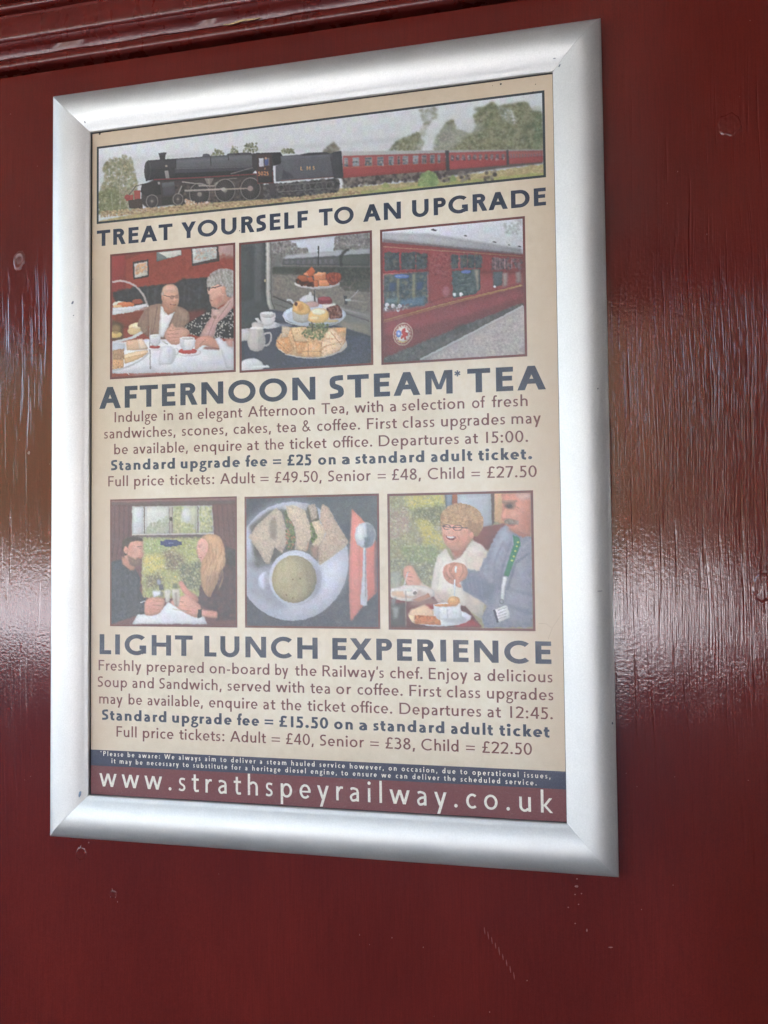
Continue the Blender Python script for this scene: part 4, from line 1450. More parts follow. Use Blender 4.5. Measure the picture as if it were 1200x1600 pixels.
def paint_p3():
    P = Picture([(593.3, 358.8), (820.8, 337.9), (822.9, 557.1), (596.5, 570)], 270, 260, (146, 70, 68), (585, 330, 4.8))
    P.poly([(50, 120), (1140, 30), (1140, 330), (50, 230)], (208, 210, 216), 1, 1)
    P.poly([(60, 160), (420, 170), (1110, 285), (1110, 325), (420, 255), (60, 215)], (176, 176, 182), 1, 4)
    P.poly([(60, 208), (420, 250), (1110, 322), (1110, 340), (420, 275), (60, 240)], (116, 100, 104), .9, 3)
    P.poly([(1050, 60), (1110, 55), (1110, 110)], (168, 164, 164), .7, 4)
    P.dots([(970, 100), (1080, 90), (1090, 180), (990, 170)], [(186, 188, 188), (170, 172, 172)], 60, 9, .4)
    for x, y, s in ((448, 143, 1.2), (686, 187, .8), (905, 235, .9), (1015, 258, .5), (1092, 270, .9)):
        P.poly([(x - 22 * s, y), (x - 4 * s, y - 8 * s), (x + 20 * s, y + 2 * s), (x + 10 * s, y + 8 * s)], (78, 76, 80))
    P.poly([(60, 235), (420, 265), (800, 310), (1120, 335), (1120, 480), (60, 500)], (136, 62, 62), 1, 1)
    # side
    P.poly([(60, 480), (1120, 470), (1120, 570), (60, 840)], (146, 72, 70), 1, 1)
    P.poly([(60, 830), (1120, 565), (1120, 700), (700, 860), (60, 1110)], (134, 66, 68), 1, 1)
    P.poly([(60, 940), (700, 780), (1120, 640), (1120, 700), (700, 880), (60, 1120)], (112, 54, 56), .7, 8)
    P.poly([(400, 280), (580, 300), (590, 640), (410, 700)], (140, 64, 62), .9, 3)
    P.dots([(420, 320), (570, 330), (570, 500), (430, 480)], [(160, 88, 84), (124, 50, 50)], 160, 10, .4)
    P.line([(65, 268), (400, 292), (800, 320), (1110, 345)], 6, (206, 152, 118), 1, 0, False)
    # windows: near bay
    fr = (150, 60, 64)
    gl = [(62, 70, 74), (84, 92, 94), (50, 56, 60), (100, 96, 84)]

    def win(q, cols=gl, n=120):
        P.poly(q, (60, 68, 72))
        P.dots(q, cols, n, 12, .45)
    P.poly([(62, 300), (405, 315), (408, 460), (62, 475)], fr)
    for q in ([(78, 312), (186, 315), (186, 440), (78, 448)], [(205, 315), (305, 318), (305, 436), (205, 440)], [(320, 320), (392, 324), (392, 430), (320, 434)]):
        win(q)
    P.poly([(62, 470), (405, 455), (410, 690), (380, 720), (62, 770)], (170, 104, 104))
    lo = [(75, 480), (395, 462), (400, 680), (375, 708), (75, 750)]
    P.poly(lo, (78, 90, 94))
    P.dots(lo, [(70, 82, 86), (96, 108, 112), (60, 70, 74), (120, 116, 98)], 420, 12, .45)
    P.poly([(170, 500), (190, 500), (190, 700), (170, 700)], (134, 126, 104), .8, 2)
    P.poly([(285, 470), (310, 470), (310, 690), (285, 690)], (140, 134, 110), .8, 2)
    P.poly([(115, 540), (160, 538), (160, 600), (115, 604)], (58, 74, 104), .8, 2)
    P.poly([(320, 540), (365, 536), (365, 590), (320, 596)], (62, 76, 110), .8, 2)
    P.poly([(190, 670), (385, 640), (375, 706), (190, 735)], (92, 116, 138), .8, 3)
    P.poly([(90, 660), (180, 650), (180, 690), (90, 700)], (110, 132, 140), .7, 3)
    P.ell(208, 492, 56, 17, (92, 120, 176))
    P.line([(165, 492), (250, 490)], 4, (196, 206, 226))
    for x, y in ((90, 738), (96, 706), (141, 712), (178, 740), (192, 716)):
        P.ell(x, y, 17, 17, (206, 204, 208))
    P.dots([(60, 720), (280, 700), (260, 740), (60, 760)], [(160, 150, 150), (120, 84, 84)], 60, 8, .5)
    # second bay
    P.poly([(575, 325), (800, 335), (800, 440), (575, 445)], (150, 76, 78))
    for x in (582, 648, 705, 758):
        win([(x, 332), (x + 46, 336), (x + 46, 428), (x, 430)], gl, 40)
    P.poly([(585, 455), (795, 440), (795, 590), (760, 625), (592, 655)], (70, 82, 84))
    P.dots([(585, 455), (780, 440), (780, 590), (750, 620), (592, 650)], [(76, 90, 88), (60, 72, 74), (92, 104, 100)], 260, 10, .45)
    P.poly([(752, 445), (785, 440), (785, 600), (770, 600)], (158, 146, 132), .8, 3)
    P.ell(690, 460, 36, 14, (96, 112, 168))
    P.line([(630, 520), (730, 508)], 5, (130, 138, 136), .7)
    P.line([(630, 560), (730, 548)], 5, (130, 138, 136), .6)
    P.ell(603, 630, 13, 15, (214, 212, 214))
    P.ell(651, 628, 13, 15, (216, 214, 216))
    P.ell(540, 608, 30, 42, (168, 106, 110), .8, 3)
    # third, fourth
    P.poly([(885, 352), (1000, 360), (1000, 440), (885, 445)], (92, 72, 76))
    P.dots([(885, 352), (1110, 366), (1110, 440), (885, 445)], [(74, 66, 70), (112, 86, 88), (132, 110, 110)], 160, 9, .5)
    for x in (908, 944, 980, 1030):
        P.line([(x, 355), (x, 440)], 5, (178, 132, 134), .8)
    P.poly([(890, 460), (965, 455), (960, 560), (895, 575)], (80, 86, 88), 1, 2)
    P.poly([(965, 470), (1000, 465), (1000, 560), (965, 575)], (160, 152, 146), .8, 3)
    P.ell(905, 572, 12, 9, (210, 206, 206))
    P.poly([(1060, 460), (1100, 455), (1105, 540), (1065, 548)], (134, 128, 124), .8, 3)
    # lining
    P.line([(72, 822), (580, 686), (1110, 558)], 6, (222, 178, 112), 1, 0, False)
    P.line([(72, 836), (580, 698), (1110, 564)], 5, (208, 160, 104), 1, 0, False)
    # crest
    P.ell(217, 925, 74, 86, (206, 178, 160), 1, 0, 14)
    P.ell(217, 925, 66, 78, (150, 74, 72), 1, 0, 14)
    P.ell(217, 925, 60, 71, (206, 180, 166), 1, 0, 14)
    P.ell(217, 925, 46, 56, (216, 206, 198), 1, 0, 14)
    for i in range(16):
        t = i * math.pi / 8
        P.ell(217 + 53 * math.cos(t), 925 + 64 * math.sin(t), 5, 6, (162, 90, 84), .8)
    P.ell(186, 922, 20, 27, (110, 136, 196))
    P.ell(186, 922, 8, 12, (196, 206, 226))
    lion = [(215, 885), (232, 878), (240, 895), (232, 905), (252, 915), (256, 935), (240, 940), (246, 965), (230, 968), (224, 945), (208, 962), (198, 955), (212, 930), (206, 908)]
    P.poly(lion, (184, 66, 60))
    P.line([(248, 930), (262, 905), (250, 890)], 4, (186, 72, 64), 1, 0, True)
    P.line([(185, 975), (217, 985), (248, 975)], 6, (206, 164, 84), 1, 0, True)
    # underframe and platform
    P.poly([(60, 1110), (700, 850), (1120, 690), (1120, 720), (640, 980), (340, 1120), (60, 1150)], (86, 84, 80), 1, 2)
    P.dots([(60, 1110), (700, 850), (1120, 690), (1120, 715), (640, 970), (340, 1120)], [(70, 70, 66), (106, 102, 96), (88, 84, 82)], 500, 10, .4)
    P.poly([(600, 870), (680, 850), (690, 900), (610, 930)], (66, 60, 58), .8, 4)
    P.poly([(340, 1120), (1120, 715), (1140, 715), (1140, 1110), (500, 1130)], (178, 170, 168), 1, 1)
    P.line([(345, 1115), (600, 985), (1115, 716)], 14, (226, 224, 224), 1, 0, False)
    P.dots([(420, 1110), (1110, 760), (1110, 1080)], [(196, 188, 186), (160, 152, 150), (176, 168, 166)], 1500, 8, .4)
    P.noise(7)
    P.photo()
    P.soften(1)
    return P


def paint_p4():
    P = Picture([(172.8, 780.2), (370.3, 776), (370.8, 980.4), (171.5, 978.6)], 255, 240, (108, 70, 70), (160, 765, 5.4545))
    P.poly([(70, 80), (1150, 60), (1150, 130), (70, 140)], (132, 92, 92), 1, 3)
    P.poly([(70, 110), (1150, 95), (1150, 140), (70, 150)], (98, 78, 76), 1, 3)
    # curtains
    P.poly([(75, 130), (270, 130), (240, 400), (200, 600), (75, 700)], (104, 70, 72), 1, 2)
    P.poly([(930, 130), (1150, 120), (1150, 700), (1030, 640), (950, 400)], (104, 70, 68), 1, 2)
    for i in range(9):
        x = 90 + i * 20
        P.line([(x, 140), (x - 4, 420), (x - 30, 600)], 7, (78, 56, 60) if i % 2 else (126, 88, 88), .6, 1)
        x = 960 + i * 21
        P.line([(x, 140), (x + 22, 420), (x + 60, 640)], 7, (82, 56, 54) if i % 2 else (122, 84, 80), .6, 1)
    P.poly([(255, 410), (350, 410), (350, 430), (200, 440)], (80, 70, 68), .8, 3)
    # top lights
    P.poly([(258, 145), (940, 138), (955, 385), (255, 390)], (196, 198, 192), 1, 1)
    P.poly([(270, 155), (352, 152), (350, 378), (262, 382)], (206, 208, 208))
    P.poly([(372, 152), (575, 148), (568, 374), (372, 378)], (206, 208, 202))
    P.poly([(608, 148), (812, 145), (808, 370), (606, 374)], (196, 198, 176))
    P.poly([(832, 145), (930, 142), (944, 366), (832, 370)], (188, 188, 170))
    gm = [(172, 176, 134), (190, 190, 150), (150, 154, 118), (206, 202, 150)]
    P.dots([(400, 300), (480, 270), (568, 220), (568, 370), (372, 375)], [(164, 168, 142), (182, 184, 164)], 240, 9, .5)
    P.dots([(610, 150), (690, 150), (670, 280), (780, 300), (800, 370), (606, 372)], gm, 420, 9, .55)
    P.dots([(835, 150), (930, 150), (940, 365), (835, 368)], gm, 200, 9, .55)
    P.ell(720, 220, 40, 66, (216, 218, 220), .8, 4)
    for x in (362, 820):
        P.line([(x, 148), (x, 378)], 9, (110, 98, 88))
    P.line([(590, 148), (588, 376)], 34, (168, 160, 148))
    P.line([(576, 148), (574, 376)], 4, (110, 100, 92))
    P.line([(602, 148), (600, 376)], 4, (120, 110, 100))
    P.ell(590, 252, 13, 18, (80, 72, 68))
    P.line([(255, 386), (955, 378)], 12, (206, 200, 194))
    P.poly([(262, 392), (945, 386), (945, 416), (270, 420)], (104, 94, 88), 1, 2)
    # big window scenery
    wn_ = [(345, 418), (860, 415), (860, 920), (340, 920)]
    P.poly(wn_, (168, 166, 116), 1, 1)
    P.dots(wn_, [(188, 184, 112), (156, 160, 108), (140, 140, 104), (176, 172, 128), (206, 196, 120)], 2300, 12, .45)
    P.dots([(350, 420), (540, 420), (540, 520), (350, 540)], [(150, 166, 112), (166, 180, 124)], 260, 12, .45)
    P.dots([(350, 570), (520, 560), (520, 700), (350, 720)], [(214, 198, 110), (200, 188, 116), (222, 206, 128)], 260, 12, .5)
    P.dots([(520, 520), (700, 560), (690, 680), (560, 680)], [(118, 102, 84), (104, 96, 84), (134, 116, 92)], 260, 12, .5)
    P.dots([(660, 650), (860, 600), (860, 860), (700, 850)], [(104, 104, 88), (88, 92, 80), (126, 128, 96)], 420, 12, .5)
    P.dots([(370, 740), (500, 710), (520, 820), (380, 840)], [(104, 96, 78), (124, 112, 84)], 180, 11, .5)
    P.dots([(620, 430), (860, 430), (860, 560), (700, 580)], [(170, 178, 110), (188, 188, 120), (150, 156, 108)], 320, 12, .5)
    keep = P.img.copy()
    P.soften(9)
    r_ = P.mask(P.T(wn_))
    soft_ = P.img
    P.img = keep
    P.img[r_[0]] = np.where(r_[1][..., None] > .5, soft_[r_[0]], keep[r_[0]])
    P.dots([(345, 418), (860, 415), (860, 920), (340, 920)], [(222, 216, 170), (150, 152, 116), (196, 196, 150), (128, 126, 100), (214, 204, 140)], 1500, 7, .32)
    P.dots([(345, 418), (860, 415), (860, 920), (340, 920)], [(226, 226, 206), (170, 176, 130), (120, 124, 96)], 1200, 4, .4)
    for q in ([(500, 440), (530, 440), (540, 430), (640, 430), (650, 442), (680, 444), (682, 472), (650, 476), (640, 486), (540, 488), (528, 476), (500, 472)],):
        P.poly(q, (58, 66, 108))
    P.line([(565, 460), (610, 458)], 5, (150, 158, 186))
    # man
    body = [(75, 620), (160, 600), (200, 640), (290, 690), (325, 760), (320, 860), (350, 920), (370, 960), (370, 1070), (280, 1080), (70, 1150)]
    P.poly(body, (56, 60, 68), 1, 2)
    P.dots(body, [(48, 52, 60), (68, 74, 84), (60, 66, 76), (82, 88, 98)], 800, 10, .35)
    P.poly([(165, 570), (290, 610), (275, 690), (240, 690), (175, 640)], (176, 126, 106), 1, 2)
    P.poly([(180, 470), (210, 440), (300, 420), (350, 440), (350, 480), (345, 520), (355, 560), (335, 590), (325, 640), (270, 655), (220, 610), (190, 570)], (206, 154, 134), 1, 1, True)
    P.poly([(215, 560), (240, 570), (290, 600), (300, 580), (340, 590), (325, 645), (280, 660), (235, 640)], (110, 84, 72), .9, 2)
    P.poly([(170, 500), (175, 440), (220, 405), (300, 400), (350, 425), (345, 440), (280, 435), (240, 450), (225, 490), (215, 560), (190, 560)], (74, 58, 52), 1, 1)
    P.ell(205, 515, 20, 32, (206, 152, 134))
    P.line([(315, 505), (335, 503)], 5, (92, 64, 56))
    P.line([(310, 580), (335, 578)], 5, (176, 96, 88))
    # woman
    wb = [(820, 960), (830, 860), (850, 800), (900, 740), (1000, 680), (1100, 650), (1150, 700), (1150, 1110), (980, 1110), (960, 1040), (860, 1000)]
    P.poly(wb, (74, 54, 58), 1, 2)
    P.dots(wb, [(88, 60, 66), (62, 48, 52), (98, 62, 62)], 420, 12, .35)
    P.poly([(1050, 480), (1140, 520), (1140, 660), (1060, 640)], (62, 54, 56), .9, 3)
    P.poly([(812, 470), (830, 425), (880, 410), (930, 440), (930, 560), (900, 620), (860, 640), (835, 600), (815, 560), (808, 520)], (222, 170, 152), 1, 1, True)
    P.poly([(855, 600), (930, 560), (920, 680), (870, 680)], (200, 146, 128), 1, 2)
    hair = [(850, 410), (900, 382), (970, 388), (1020, 430), (1045, 520), (1050, 640), (1010, 700), (980, 800), (940, 880), (915, 920), (880, 890), (850, 820), (840, 700), (850, 620), (880, 560), (905, 500), (890, 440)]
    P.poly(hair, (196, 156, 122), 1, 1, True)
    for i in range(60):
        x = 880 + 150 * RNG.random()
        y = 430 + 300 * RNG.random()
        P.line([(x, y), (x + 6, y + 60), (x - 25, y + 140)], 6, [(214, 176, 138), (172, 132, 102), (224, 192, 158), (158, 118, 92)][i % 4], .45, 1)
    P.line([(818, 575), (850, 580)], 8, (176, 86, 82))
    P.line([(822, 575), (845, 577)], 3, (236, 226, 222))
    P.line([(825, 492), (850, 490)], 5, (110, 76, 68))
    P.ell(300, 500, 40, 30, (222, 172, 152), .7, 7)
    P.ell(320, 545, 26, 22, (214, 158, 138), .7, 5)
    P.ell(240, 520, 30, 50, (190, 138, 118), .5, 8)
    P.line([(300, 488), (340, 486)], 6, (84, 62, 54), .8, 1)
    P.line([(348, 500), (360, 540), (345, 552)], 5, (180, 122, 106), .6, 1, True)
    P.ell(860, 480, 30, 36, (236, 190, 172), .8, 7)
    P.ell(855, 545, 28, 22, (230, 172, 154), .8, 6)
    P.line([(812, 505), (806, 535), (820, 545)], 5, (196, 138, 122), .7, 1, True)
    P.line([(822, 478), (858, 474)], 5, (140, 100, 80), .7, 1)
    P.line([(835, 560), (862, 572), (870, 590)], 4, (186, 120, 108), .6, 1, True)
    for q in range(10):
        P.line([(110 + q * 22, 640 + q * 8), (100 + q * 24, 900 + q * 10)], 10, (40, 44, 50) if q % 2 else (76, 82, 92), .35, 3)
        P.line([(900 + q * 24, 740 - q * 6), (880 + q * 26, 980)], 10, (56, 40, 44) if q % 2 else (98, 72, 76), .35, 3)
    # table
    P.poly([(255, 1148), (300, 1065), (480, 1060), (560, 960), (700, 1010), (870, 1080), (895, 1148)], (226, 226, 230), 1, 1)
    # arms and hands
    P.poly([(365, 960), (420, 920), (520, 930), (530, 980), (480, 1060), (370, 1070)], (206, 152, 134), 1, 1, True)
    for a, b in (((430, 950), (520, 955)), ((430, 985), (505, 990)), ((430, 1020), (490, 1020))):
        P.line([a, b], 5, (168, 112, 98), .7)
    P.line([(325, 965), (370, 950)], 10, (224, 224, 226))
    P.ell(368, 935, 10, 14, (60, 62, 68))
    P.poly([(655, 800), (672, 780), (690, 790), (740, 860), (810, 910), (815, 960), (760, 950), (690, 880)], (208, 150, 134), 1, 1, True)
    P.poly([(585, 960), (640, 930), (720, 900), (800, 960), (840, 1000), (830, 1060), (800, 1090), (720, 1060), (640, 1010)], (216, 162, 144), 1, 1, True)
    for a, b in (((610, 950), (700, 960)), ((640, 990), (720, 990)), ((690, 1030), (760, 1040))):
        P.line([a, b], 5, (176, 118, 104), .7)
    P.poly([(830, 1020), (980, 1040), (985, 1100), (830, 1080)], (206, 150, 134), 1, 2)
    P.poly([(815, 1025), (850, 1020), (848, 1085), (812, 1100)], (56, 52, 54))
    P.line([(600, 1018), (720, 1040)], 8, (196, 188, 170), .8)
    # glassware
    P.poly([(430, 865), (500, 862), (505, 900), (435, 920)], (224, 224, 228), 1, 2)
    P.ell(485, 790, 18, 26, (150, 150, 158), 1, 2)
    P.poly([(480, 810), (520, 810), (525, 860), (490, 860)], (84, 86, 92), 1, 2)
    P.poly([(497, 870), (522, 870), (520, 915), (498, 915)], (120, 118, 116), .8, 2)
    P.poly([(530, 860), (585, 858), (575, 960), (540, 965)], (206, 204, 196), .9, 2)
    P.poly([(605, 800), (640, 800), (645, 840), (600, 840)], (112, 118, 96), .9, 2)
    P.poly([(590, 850), (660, 848), (665, 930), (650, 1000), (620, 1000), (600, 920)], (206, 196, 186), .9, 2)
    P.poly([(618, 880), (640, 880), (645, 1000), (622, 1000)], (150, 130, 116), .7, 2)
    P.ell(505, 745, 8, 8, (226, 206, 140))
    P.ell(625, 745, 8, 8, (226, 200, 130))
    P.noise(7)
    P.photo()
    P.soften(1)
    return P


def paint_p5():
    P = Picture([(382.1, 775.9), (592.1, 771.6), (594.4, 983.1), (382.9, 980.3)], 265, 250, (74, 78, 90), (375, 765, 5.333))
    full = [(40, 50), (1160, 40), (1160, 1150), (40, 1150)]
    P.dots(full, [(66, 72, 86), (80, 84, 98), (88, 92, 100), (70, 74, 84)], 2600, 10, .4)
    P.poly([(500, 60), (1160, 40), (1160, 300), (700, 250)], (96, 102, 104), .5, 20)
    # plate
    P.ell(440, 598, 468, 497, (202, 206, 222), 1, 1)
    P.ell(420, 540, 440, 440, (176, 180, 196), .8, 20)
    P.poly([(60, 500), (300, 520), (260, 900), (60, 880)], (136, 138, 150), .6, 24)
    P.poly([(640, 600), (900, 500), (880, 780), (660, 1000), (400, 1060), (420, 960), (640, 900)], (216, 220, 234), .9, 18)
    P.poly([(80, 640), (200, 680), (300, 900), (420, 980), (300, 1000), (120, 860)], (158, 160, 176), .7, 16)
    # shade and leaf behind the sandwiches
    P.poly([(80, 300), (250, 170), (560, 130), (640, 250), (700, 420), (640, 620), (300, 600), (120, 560)], (104, 98, 92), .95, 6)
    P.poly([(120, 470), (330, 480), (300, 620), (130, 660)], (86, 84, 80), .8, 10)
    P.ell(470, 150, 110, 34, (206, 204, 208), .8, 4)
    bread = (198, 182, 164)

    def slab(q, c, n=260):
        P.poly(q, c, 1, 1)
        P.dots(q, [tuple(v * 1.07 for v in c), tuple(v * .9 for v in c), (178, 156, 134), (214, 198, 180)], n, 6, .4)
    slab([(75, 395), (140, 300), (300, 155), (350, 190), (380, 300), (412, 390), (380, 470), (350, 530), (290, 480), (250, 620), (215, 615), (150, 500)], bread, 700)
    P.poly([(260, 240), (300, 230), (310, 330), (300, 420), (260, 400), (245, 320)], (128, 116, 104), .8, 6)
    P.line([(385, 340), (412, 390), (385, 460)], 12, (204, 140, 116), .9, 2)
    P.poly([(365, 190), (400, 160), (450, 300), (460, 400), (450, 500), (380, 500), (420, 400)], (84, 92, 66), 1, 2)
    P.dots([(380, 200), (450, 300), (465, 420), (440, 490), (390, 490)], [(98, 120, 66), (74, 88, 54), (126, 140, 88), (186, 120, 96)], 120, 8, .7)
    slab([(385, 140), (440, 130), (540, 170), (580, 280), (612, 360), (580, 440), (555, 515), (460, 500), (470, 400), (450, 290), (400, 220)], (206, 188, 166), 500)
    P.line([(575, 440), (560, 510)], 10, (196, 140, 120), .8, 2)
    P.poly([(560, 150), (640, 150), (670, 270), (655, 400), (600, 470), (620, 360), (580, 250)], (88, 84, 70), 1, 2)
    P.dots([(590, 280), (660, 300), (650, 400), (600, 450)], [(98, 122, 66), (76, 92, 54), (130, 146, 92)], 90, 8, .7)
    slab([(570, 130), (630, 125), (650, 240), (600, 260)], (168, 152, 136), 120)
    slab([(600, 270), (660, 260), (715, 350), (690, 440), (640, 490), (600, 460), (650, 400)], (214, 194, 166), 200)
    slab([(675, 170), (690, 125), (740, 150), (820, 300), (905, 430), (880, 480), (760, 560), (660, 625), (655, 480), (720, 370), (670, 260)], (192, 168, 148), 800)
    P.line([(905, 440), (760, 560), (665, 625)], 16, (216, 198, 176), .9, 1)
    P.poly([(590, 480), (655, 465), (655, 600), (600, 560)], (160, 130, 114), .8, 4)
    P.ell(120, 620, 60, 20, (70, 72, 64), .5, 10)
    # soup cup
    P.ell(205, 760, 50, 75, (206, 208, 222), 1, 1)
    P.poly([(205, 700), (250, 690), (250, 830), (210, 830)], (150, 150, 164), .7, 4)
    P.ell(464, 738, 220, 232, (212, 216, 232), 1, 1)
    P.poly([(560, 530), (680, 700), (670, 820), (600, 920), (600, 700)], (156, 158, 182), .8, 12)
    P.ell(455, 748, 186, 198, (146, 138, 116), 1, 1)
    P.ell(445, 748, 176, 192, (172, 160, 126), 1, 2)
    P.poly([(480, 560), (600, 620), (640, 760), (590, 900), (560, 760)], (134, 126, 104), .8, 14)
    P.ell(400, 700, 110, 130, (184, 172, 136), .6, 14)
    P.dots([(300, 640), (440, 560), (600, 660), (600, 860), (440, 930), (300, 850)], [(184, 172, 136), (162, 150, 114)], 500, 6, .18)
    for x, y in ((442, 750), (505, 745), (390, 880), (440, 905)):
        P.ell(x, y, 7, 6, (104, 86, 56), .8)
    # napkin and spoon
    P.poly([(935, 165), (1040, 270), (1140, 440), (1142, 860), (1020, 980), (925, 1100), (912, 900), (915, 600)], (206, 124, 114), 1, 1)
    P.poly([(935, 165), (1040, 290), (1000, 480), (1020, 980), (925, 1100), (912, 700)], (212, 136, 126), .7, 4)
    P.line([(1130, 300), (1132, 860)], 12, (76, 80, 92), .6, 2)
    P.line([(1042, 480), (1036, 700), (1032, 960)], 30, (186, 140, 136), .6, 4)
    P.poly([(1030, 480), (1052, 480), (1054, 700), (1066, 900), (1062, 965), (1035, 978), (1006, 962), (1004, 900), (1024, 700)], (206, 208, 216), 1, 1)
    P.line([(1046, 500), (1048, 900)], 7, (120, 120, 130), .8, 1)
    P.ell(1046, 384, 88, 108, (200, 204, 212), 1, 1)
    P.poly([(1050, 280), (1110, 300), (1132, 390), (1100, 470), (1045, 490), (1060, 380)], (124, 134, 146), 1, 3)
    P.ell(1005, 370, 36, 76, (226, 228, 232), .9, 4)
    P.poly([(1040, 400), (1090, 410), (1060, 485), (1035, 480)], (90, 100, 112), .8, 3)
    P.noise(7)
    P.photo()
    P.soften(1)
    return P


def paint_p6():
    P = Picture([(605, 770.8), (832.5, 767.3), (837.1, 987.1), (607.5, 982.9)], 280, 265, (150, 140, 112), (595, 760, 4.8))
    sc = [(60, 60), (490, 60), (500, 760), (60, 760)]
    P.poly(sc, (150, 144, 112), 1, 1)
    P.dots(sc, [(140, 136, 108), (164, 156, 116), (120, 122, 96), (180, 170, 120)], 2200, 12, .45)
    P.dots([(180, 70), (470, 60), (480, 130), (300, 190), (200, 150)], [(206, 196, 104), (190, 182, 100), (222, 212, 130)], 360, 12, .55)
    P.dots([(240, 170), (460, 140), (470, 280), (350, 280), (240, 240)], [(104, 108, 76), (120, 122, 84)], 300, 12, .5)
    P.dots([(270, 250), (350, 250), (460, 380), (480, 470), (330, 430)], [(196, 184, 100), (180, 172, 98), (210, 196, 112)], 300, 12, .5)
    P.dots([(60, 170), (200, 180), (220, 330), (60, 400)], [(178, 152, 136), (160, 136, 120)], 320, 13, .45)
    P.dots([(140, 440), (420, 440), (420, 580), (200, 560)], [(130, 148, 98), (112, 130, 88)], 320, 12, .45)
    P.dots([(60, 540), (400, 580), (400, 740), (60, 740)], [(120, 124, 106), (104, 108, 94), (140, 142, 124)], 420, 12, .5)
    P.soften(9)
    P.dots(sc, [(206, 204, 176), (150, 152, 124), (190, 184, 136), (124, 126, 104), (214, 206, 150)], 1500, 8, .3)
    P.dots(sc, [(224, 222, 204), (160, 166, 130), (122, 124, 104)], 1300, 4, .4)
    # window frame, wall, picture
    P.poly([(482, 60), (540, 60), (540, 160), (490, 170)], (96, 104, 112), 1, 1)
    P.poly([(495, 60), (535, 60), (535, 150), (498, 160)], (136, 146, 156), 1, 2)
    P.poly([(535, 60), (578, 60), (576, 140), (538, 140)], (152, 90, 58))
    P.poly([(575, 55), (830, 50), (835, 300), (760, 320), (575, 200)], (176, 182, 190), 1, 1)
    P.poly([(826, 48), (850, 48), (852, 280), (834, 300)], (92, 74, 70))
    P.poly([(850, 48), (930, 48), (930, 290), (852, 270)], (200, 160, 122))
    P.poly([(700, 320), (940, 280), (940, 320), (860, 400), (810, 480), (690, 470)], (112, 48, 48), 1, 3)
    # woman
    P.poly([(490, 465), (430, 520), (400, 620), (380, 760), (390, 900), (620, 900), (760, 1000), (800, 760), (820, 520), (760, 440), (690, 405), (640, 470), (540, 560)], (224, 216, 206), 1, 2)
    P.poly([(660, 500), (820, 500), (800, 760), (740, 960), (640, 900), (620, 700)], (206, 190, 176), .8, 10)
    P.poly([(400, 780), (520, 800), (560, 900), (440, 900)], (190, 160, 148), .7, 10)
    P.poly([(510, 430), (650, 430), (640, 470), (600, 530), (552, 550), (535, 500)], (164, 106, 90), 1, 2)
    P.poly([(460, 330), (470, 270), (560, 250), (660, 290), (690, 350), (676, 410), (620, 464), (560, 480), (505, 455), (475, 410)], (218, 160, 138), 1, 1, True)
    P.poly([(560, 330), (680, 340), (660, 430), (600, 490), (560, 420)], (204, 142, 120), .7, 6)
    hair = [(455, 290), (452, 220), (490, 165), (560, 132), (640, 138), (720, 170), (765, 240), (765, 310), (720, 380), (690, 350), (650, 310), (560, 290), (500, 285), (470, 300)]
    P.poly(hair, (188, 146, 104), 1, 1, True)
    P.dots(hair, [(206, 166, 124), (168, 126, 88), (214, 180, 140), (150, 112, 80)], 800, 9, .4)
    P.poly([(650, 280), (765, 280), (740, 370), (690, 370)], (140, 100, 70), .7, 6)
    P.ell(685, 370, 17, 26, (206, 146, 124))
    P.line([(462, 300), (540, 310), (660, 312)], 7, (90, 74, 72))
    P.ring(498, 306, 30, 20, 5, (84, 70, 70))
    P.ring(578, 312, 36, 22, 5, (84, 70, 70))
    P.ell(530, 345, 18, 18, (226, 168, 146))
    P.poly([(490, 370), (520, 375), (568, 378), (545, 405), (510, 400)], (124, 56, 52), 1, 0, True)
    P.poly([(495, 372), (560, 379), (540, 392), (508, 388)], (236, 230, 222))
    # her arm with spoon
    P.poly([(172, 620), (200, 592), (240, 600), (270, 650), (310, 720), (300, 760), (250, 775), (200, 740), (175, 680)], (210, 156, 138), 1, 1, True)
    for a, b in (((190, 640), (230, 640)), ((190, 670), (240, 680)), ((200, 700), (240, 710))):
        P.line([a, b], 5, (166, 110, 98), .7)
    P.line([(205, 640), (175, 750)], 8, (226, 226, 226))
    P.poly([(300, 720), (380, 760), (480, 860), (420, 900), (280, 790)], (214, 190, 176), 1, 3)
    # man
    P.poly([(905, 60), (1125, 50), (1125, 380), (1040, 370), (960, 330), (930, 280), (905, 250), (915, 150)], (204, 138, 118), 1, 1)
    P.poly([(1000, 60), (1125, 55), (1125, 100), (1060, 120)], (206, 178, 168), .8, 6)
    P.poly([(1050, 120), (1125, 110), (1125, 370), (1060, 350)], (186, 118, 98), .7, 8)
    P.ell(968, 150, 44, 26, (126, 92, 84), 1, 3)
    P.ell(968, 154, 24, 14, (58, 52, 50), .9, 2)
    P.line([(925, 128), (1010, 130)], 8, (110, 84, 78), .8, 1)
    P.poly([(905, 220), (950, 190), (970, 230), (940, 260), (910, 255)], (216, 148, 126), 1, 2)
    P.poly([(925, 265), (960, 245), (1030, 262), (1035, 290), (970, 292), (930, 285)], (122, 108, 96), 1, 1)
    P.dots([(930, 262), (1030, 262), (1030, 290), (940, 290)], [(150, 138, 126), (100, 86, 76)], 80, 6, .6)
    P.poly([(960, 320), (1120, 370), (1060, 420), (980, 370)], (166, 104, 88), 1, 3)
    hood = [(890, 330), (940, 295), (980, 340), (1060, 390), (1130, 380), (1140, 1060), (780, 1060), (760, 980), (800, 900), (760, 860), (620, 780), (600, 680), (650, 620), (740, 640), (800, 520), (850, 400)]
    P.poly(hood, (134, 140, 158), 1, 2)
    P.dots(hood, [(122, 128, 146), (150, 156, 174), (140, 146, 162)], 1500, 12, .3)
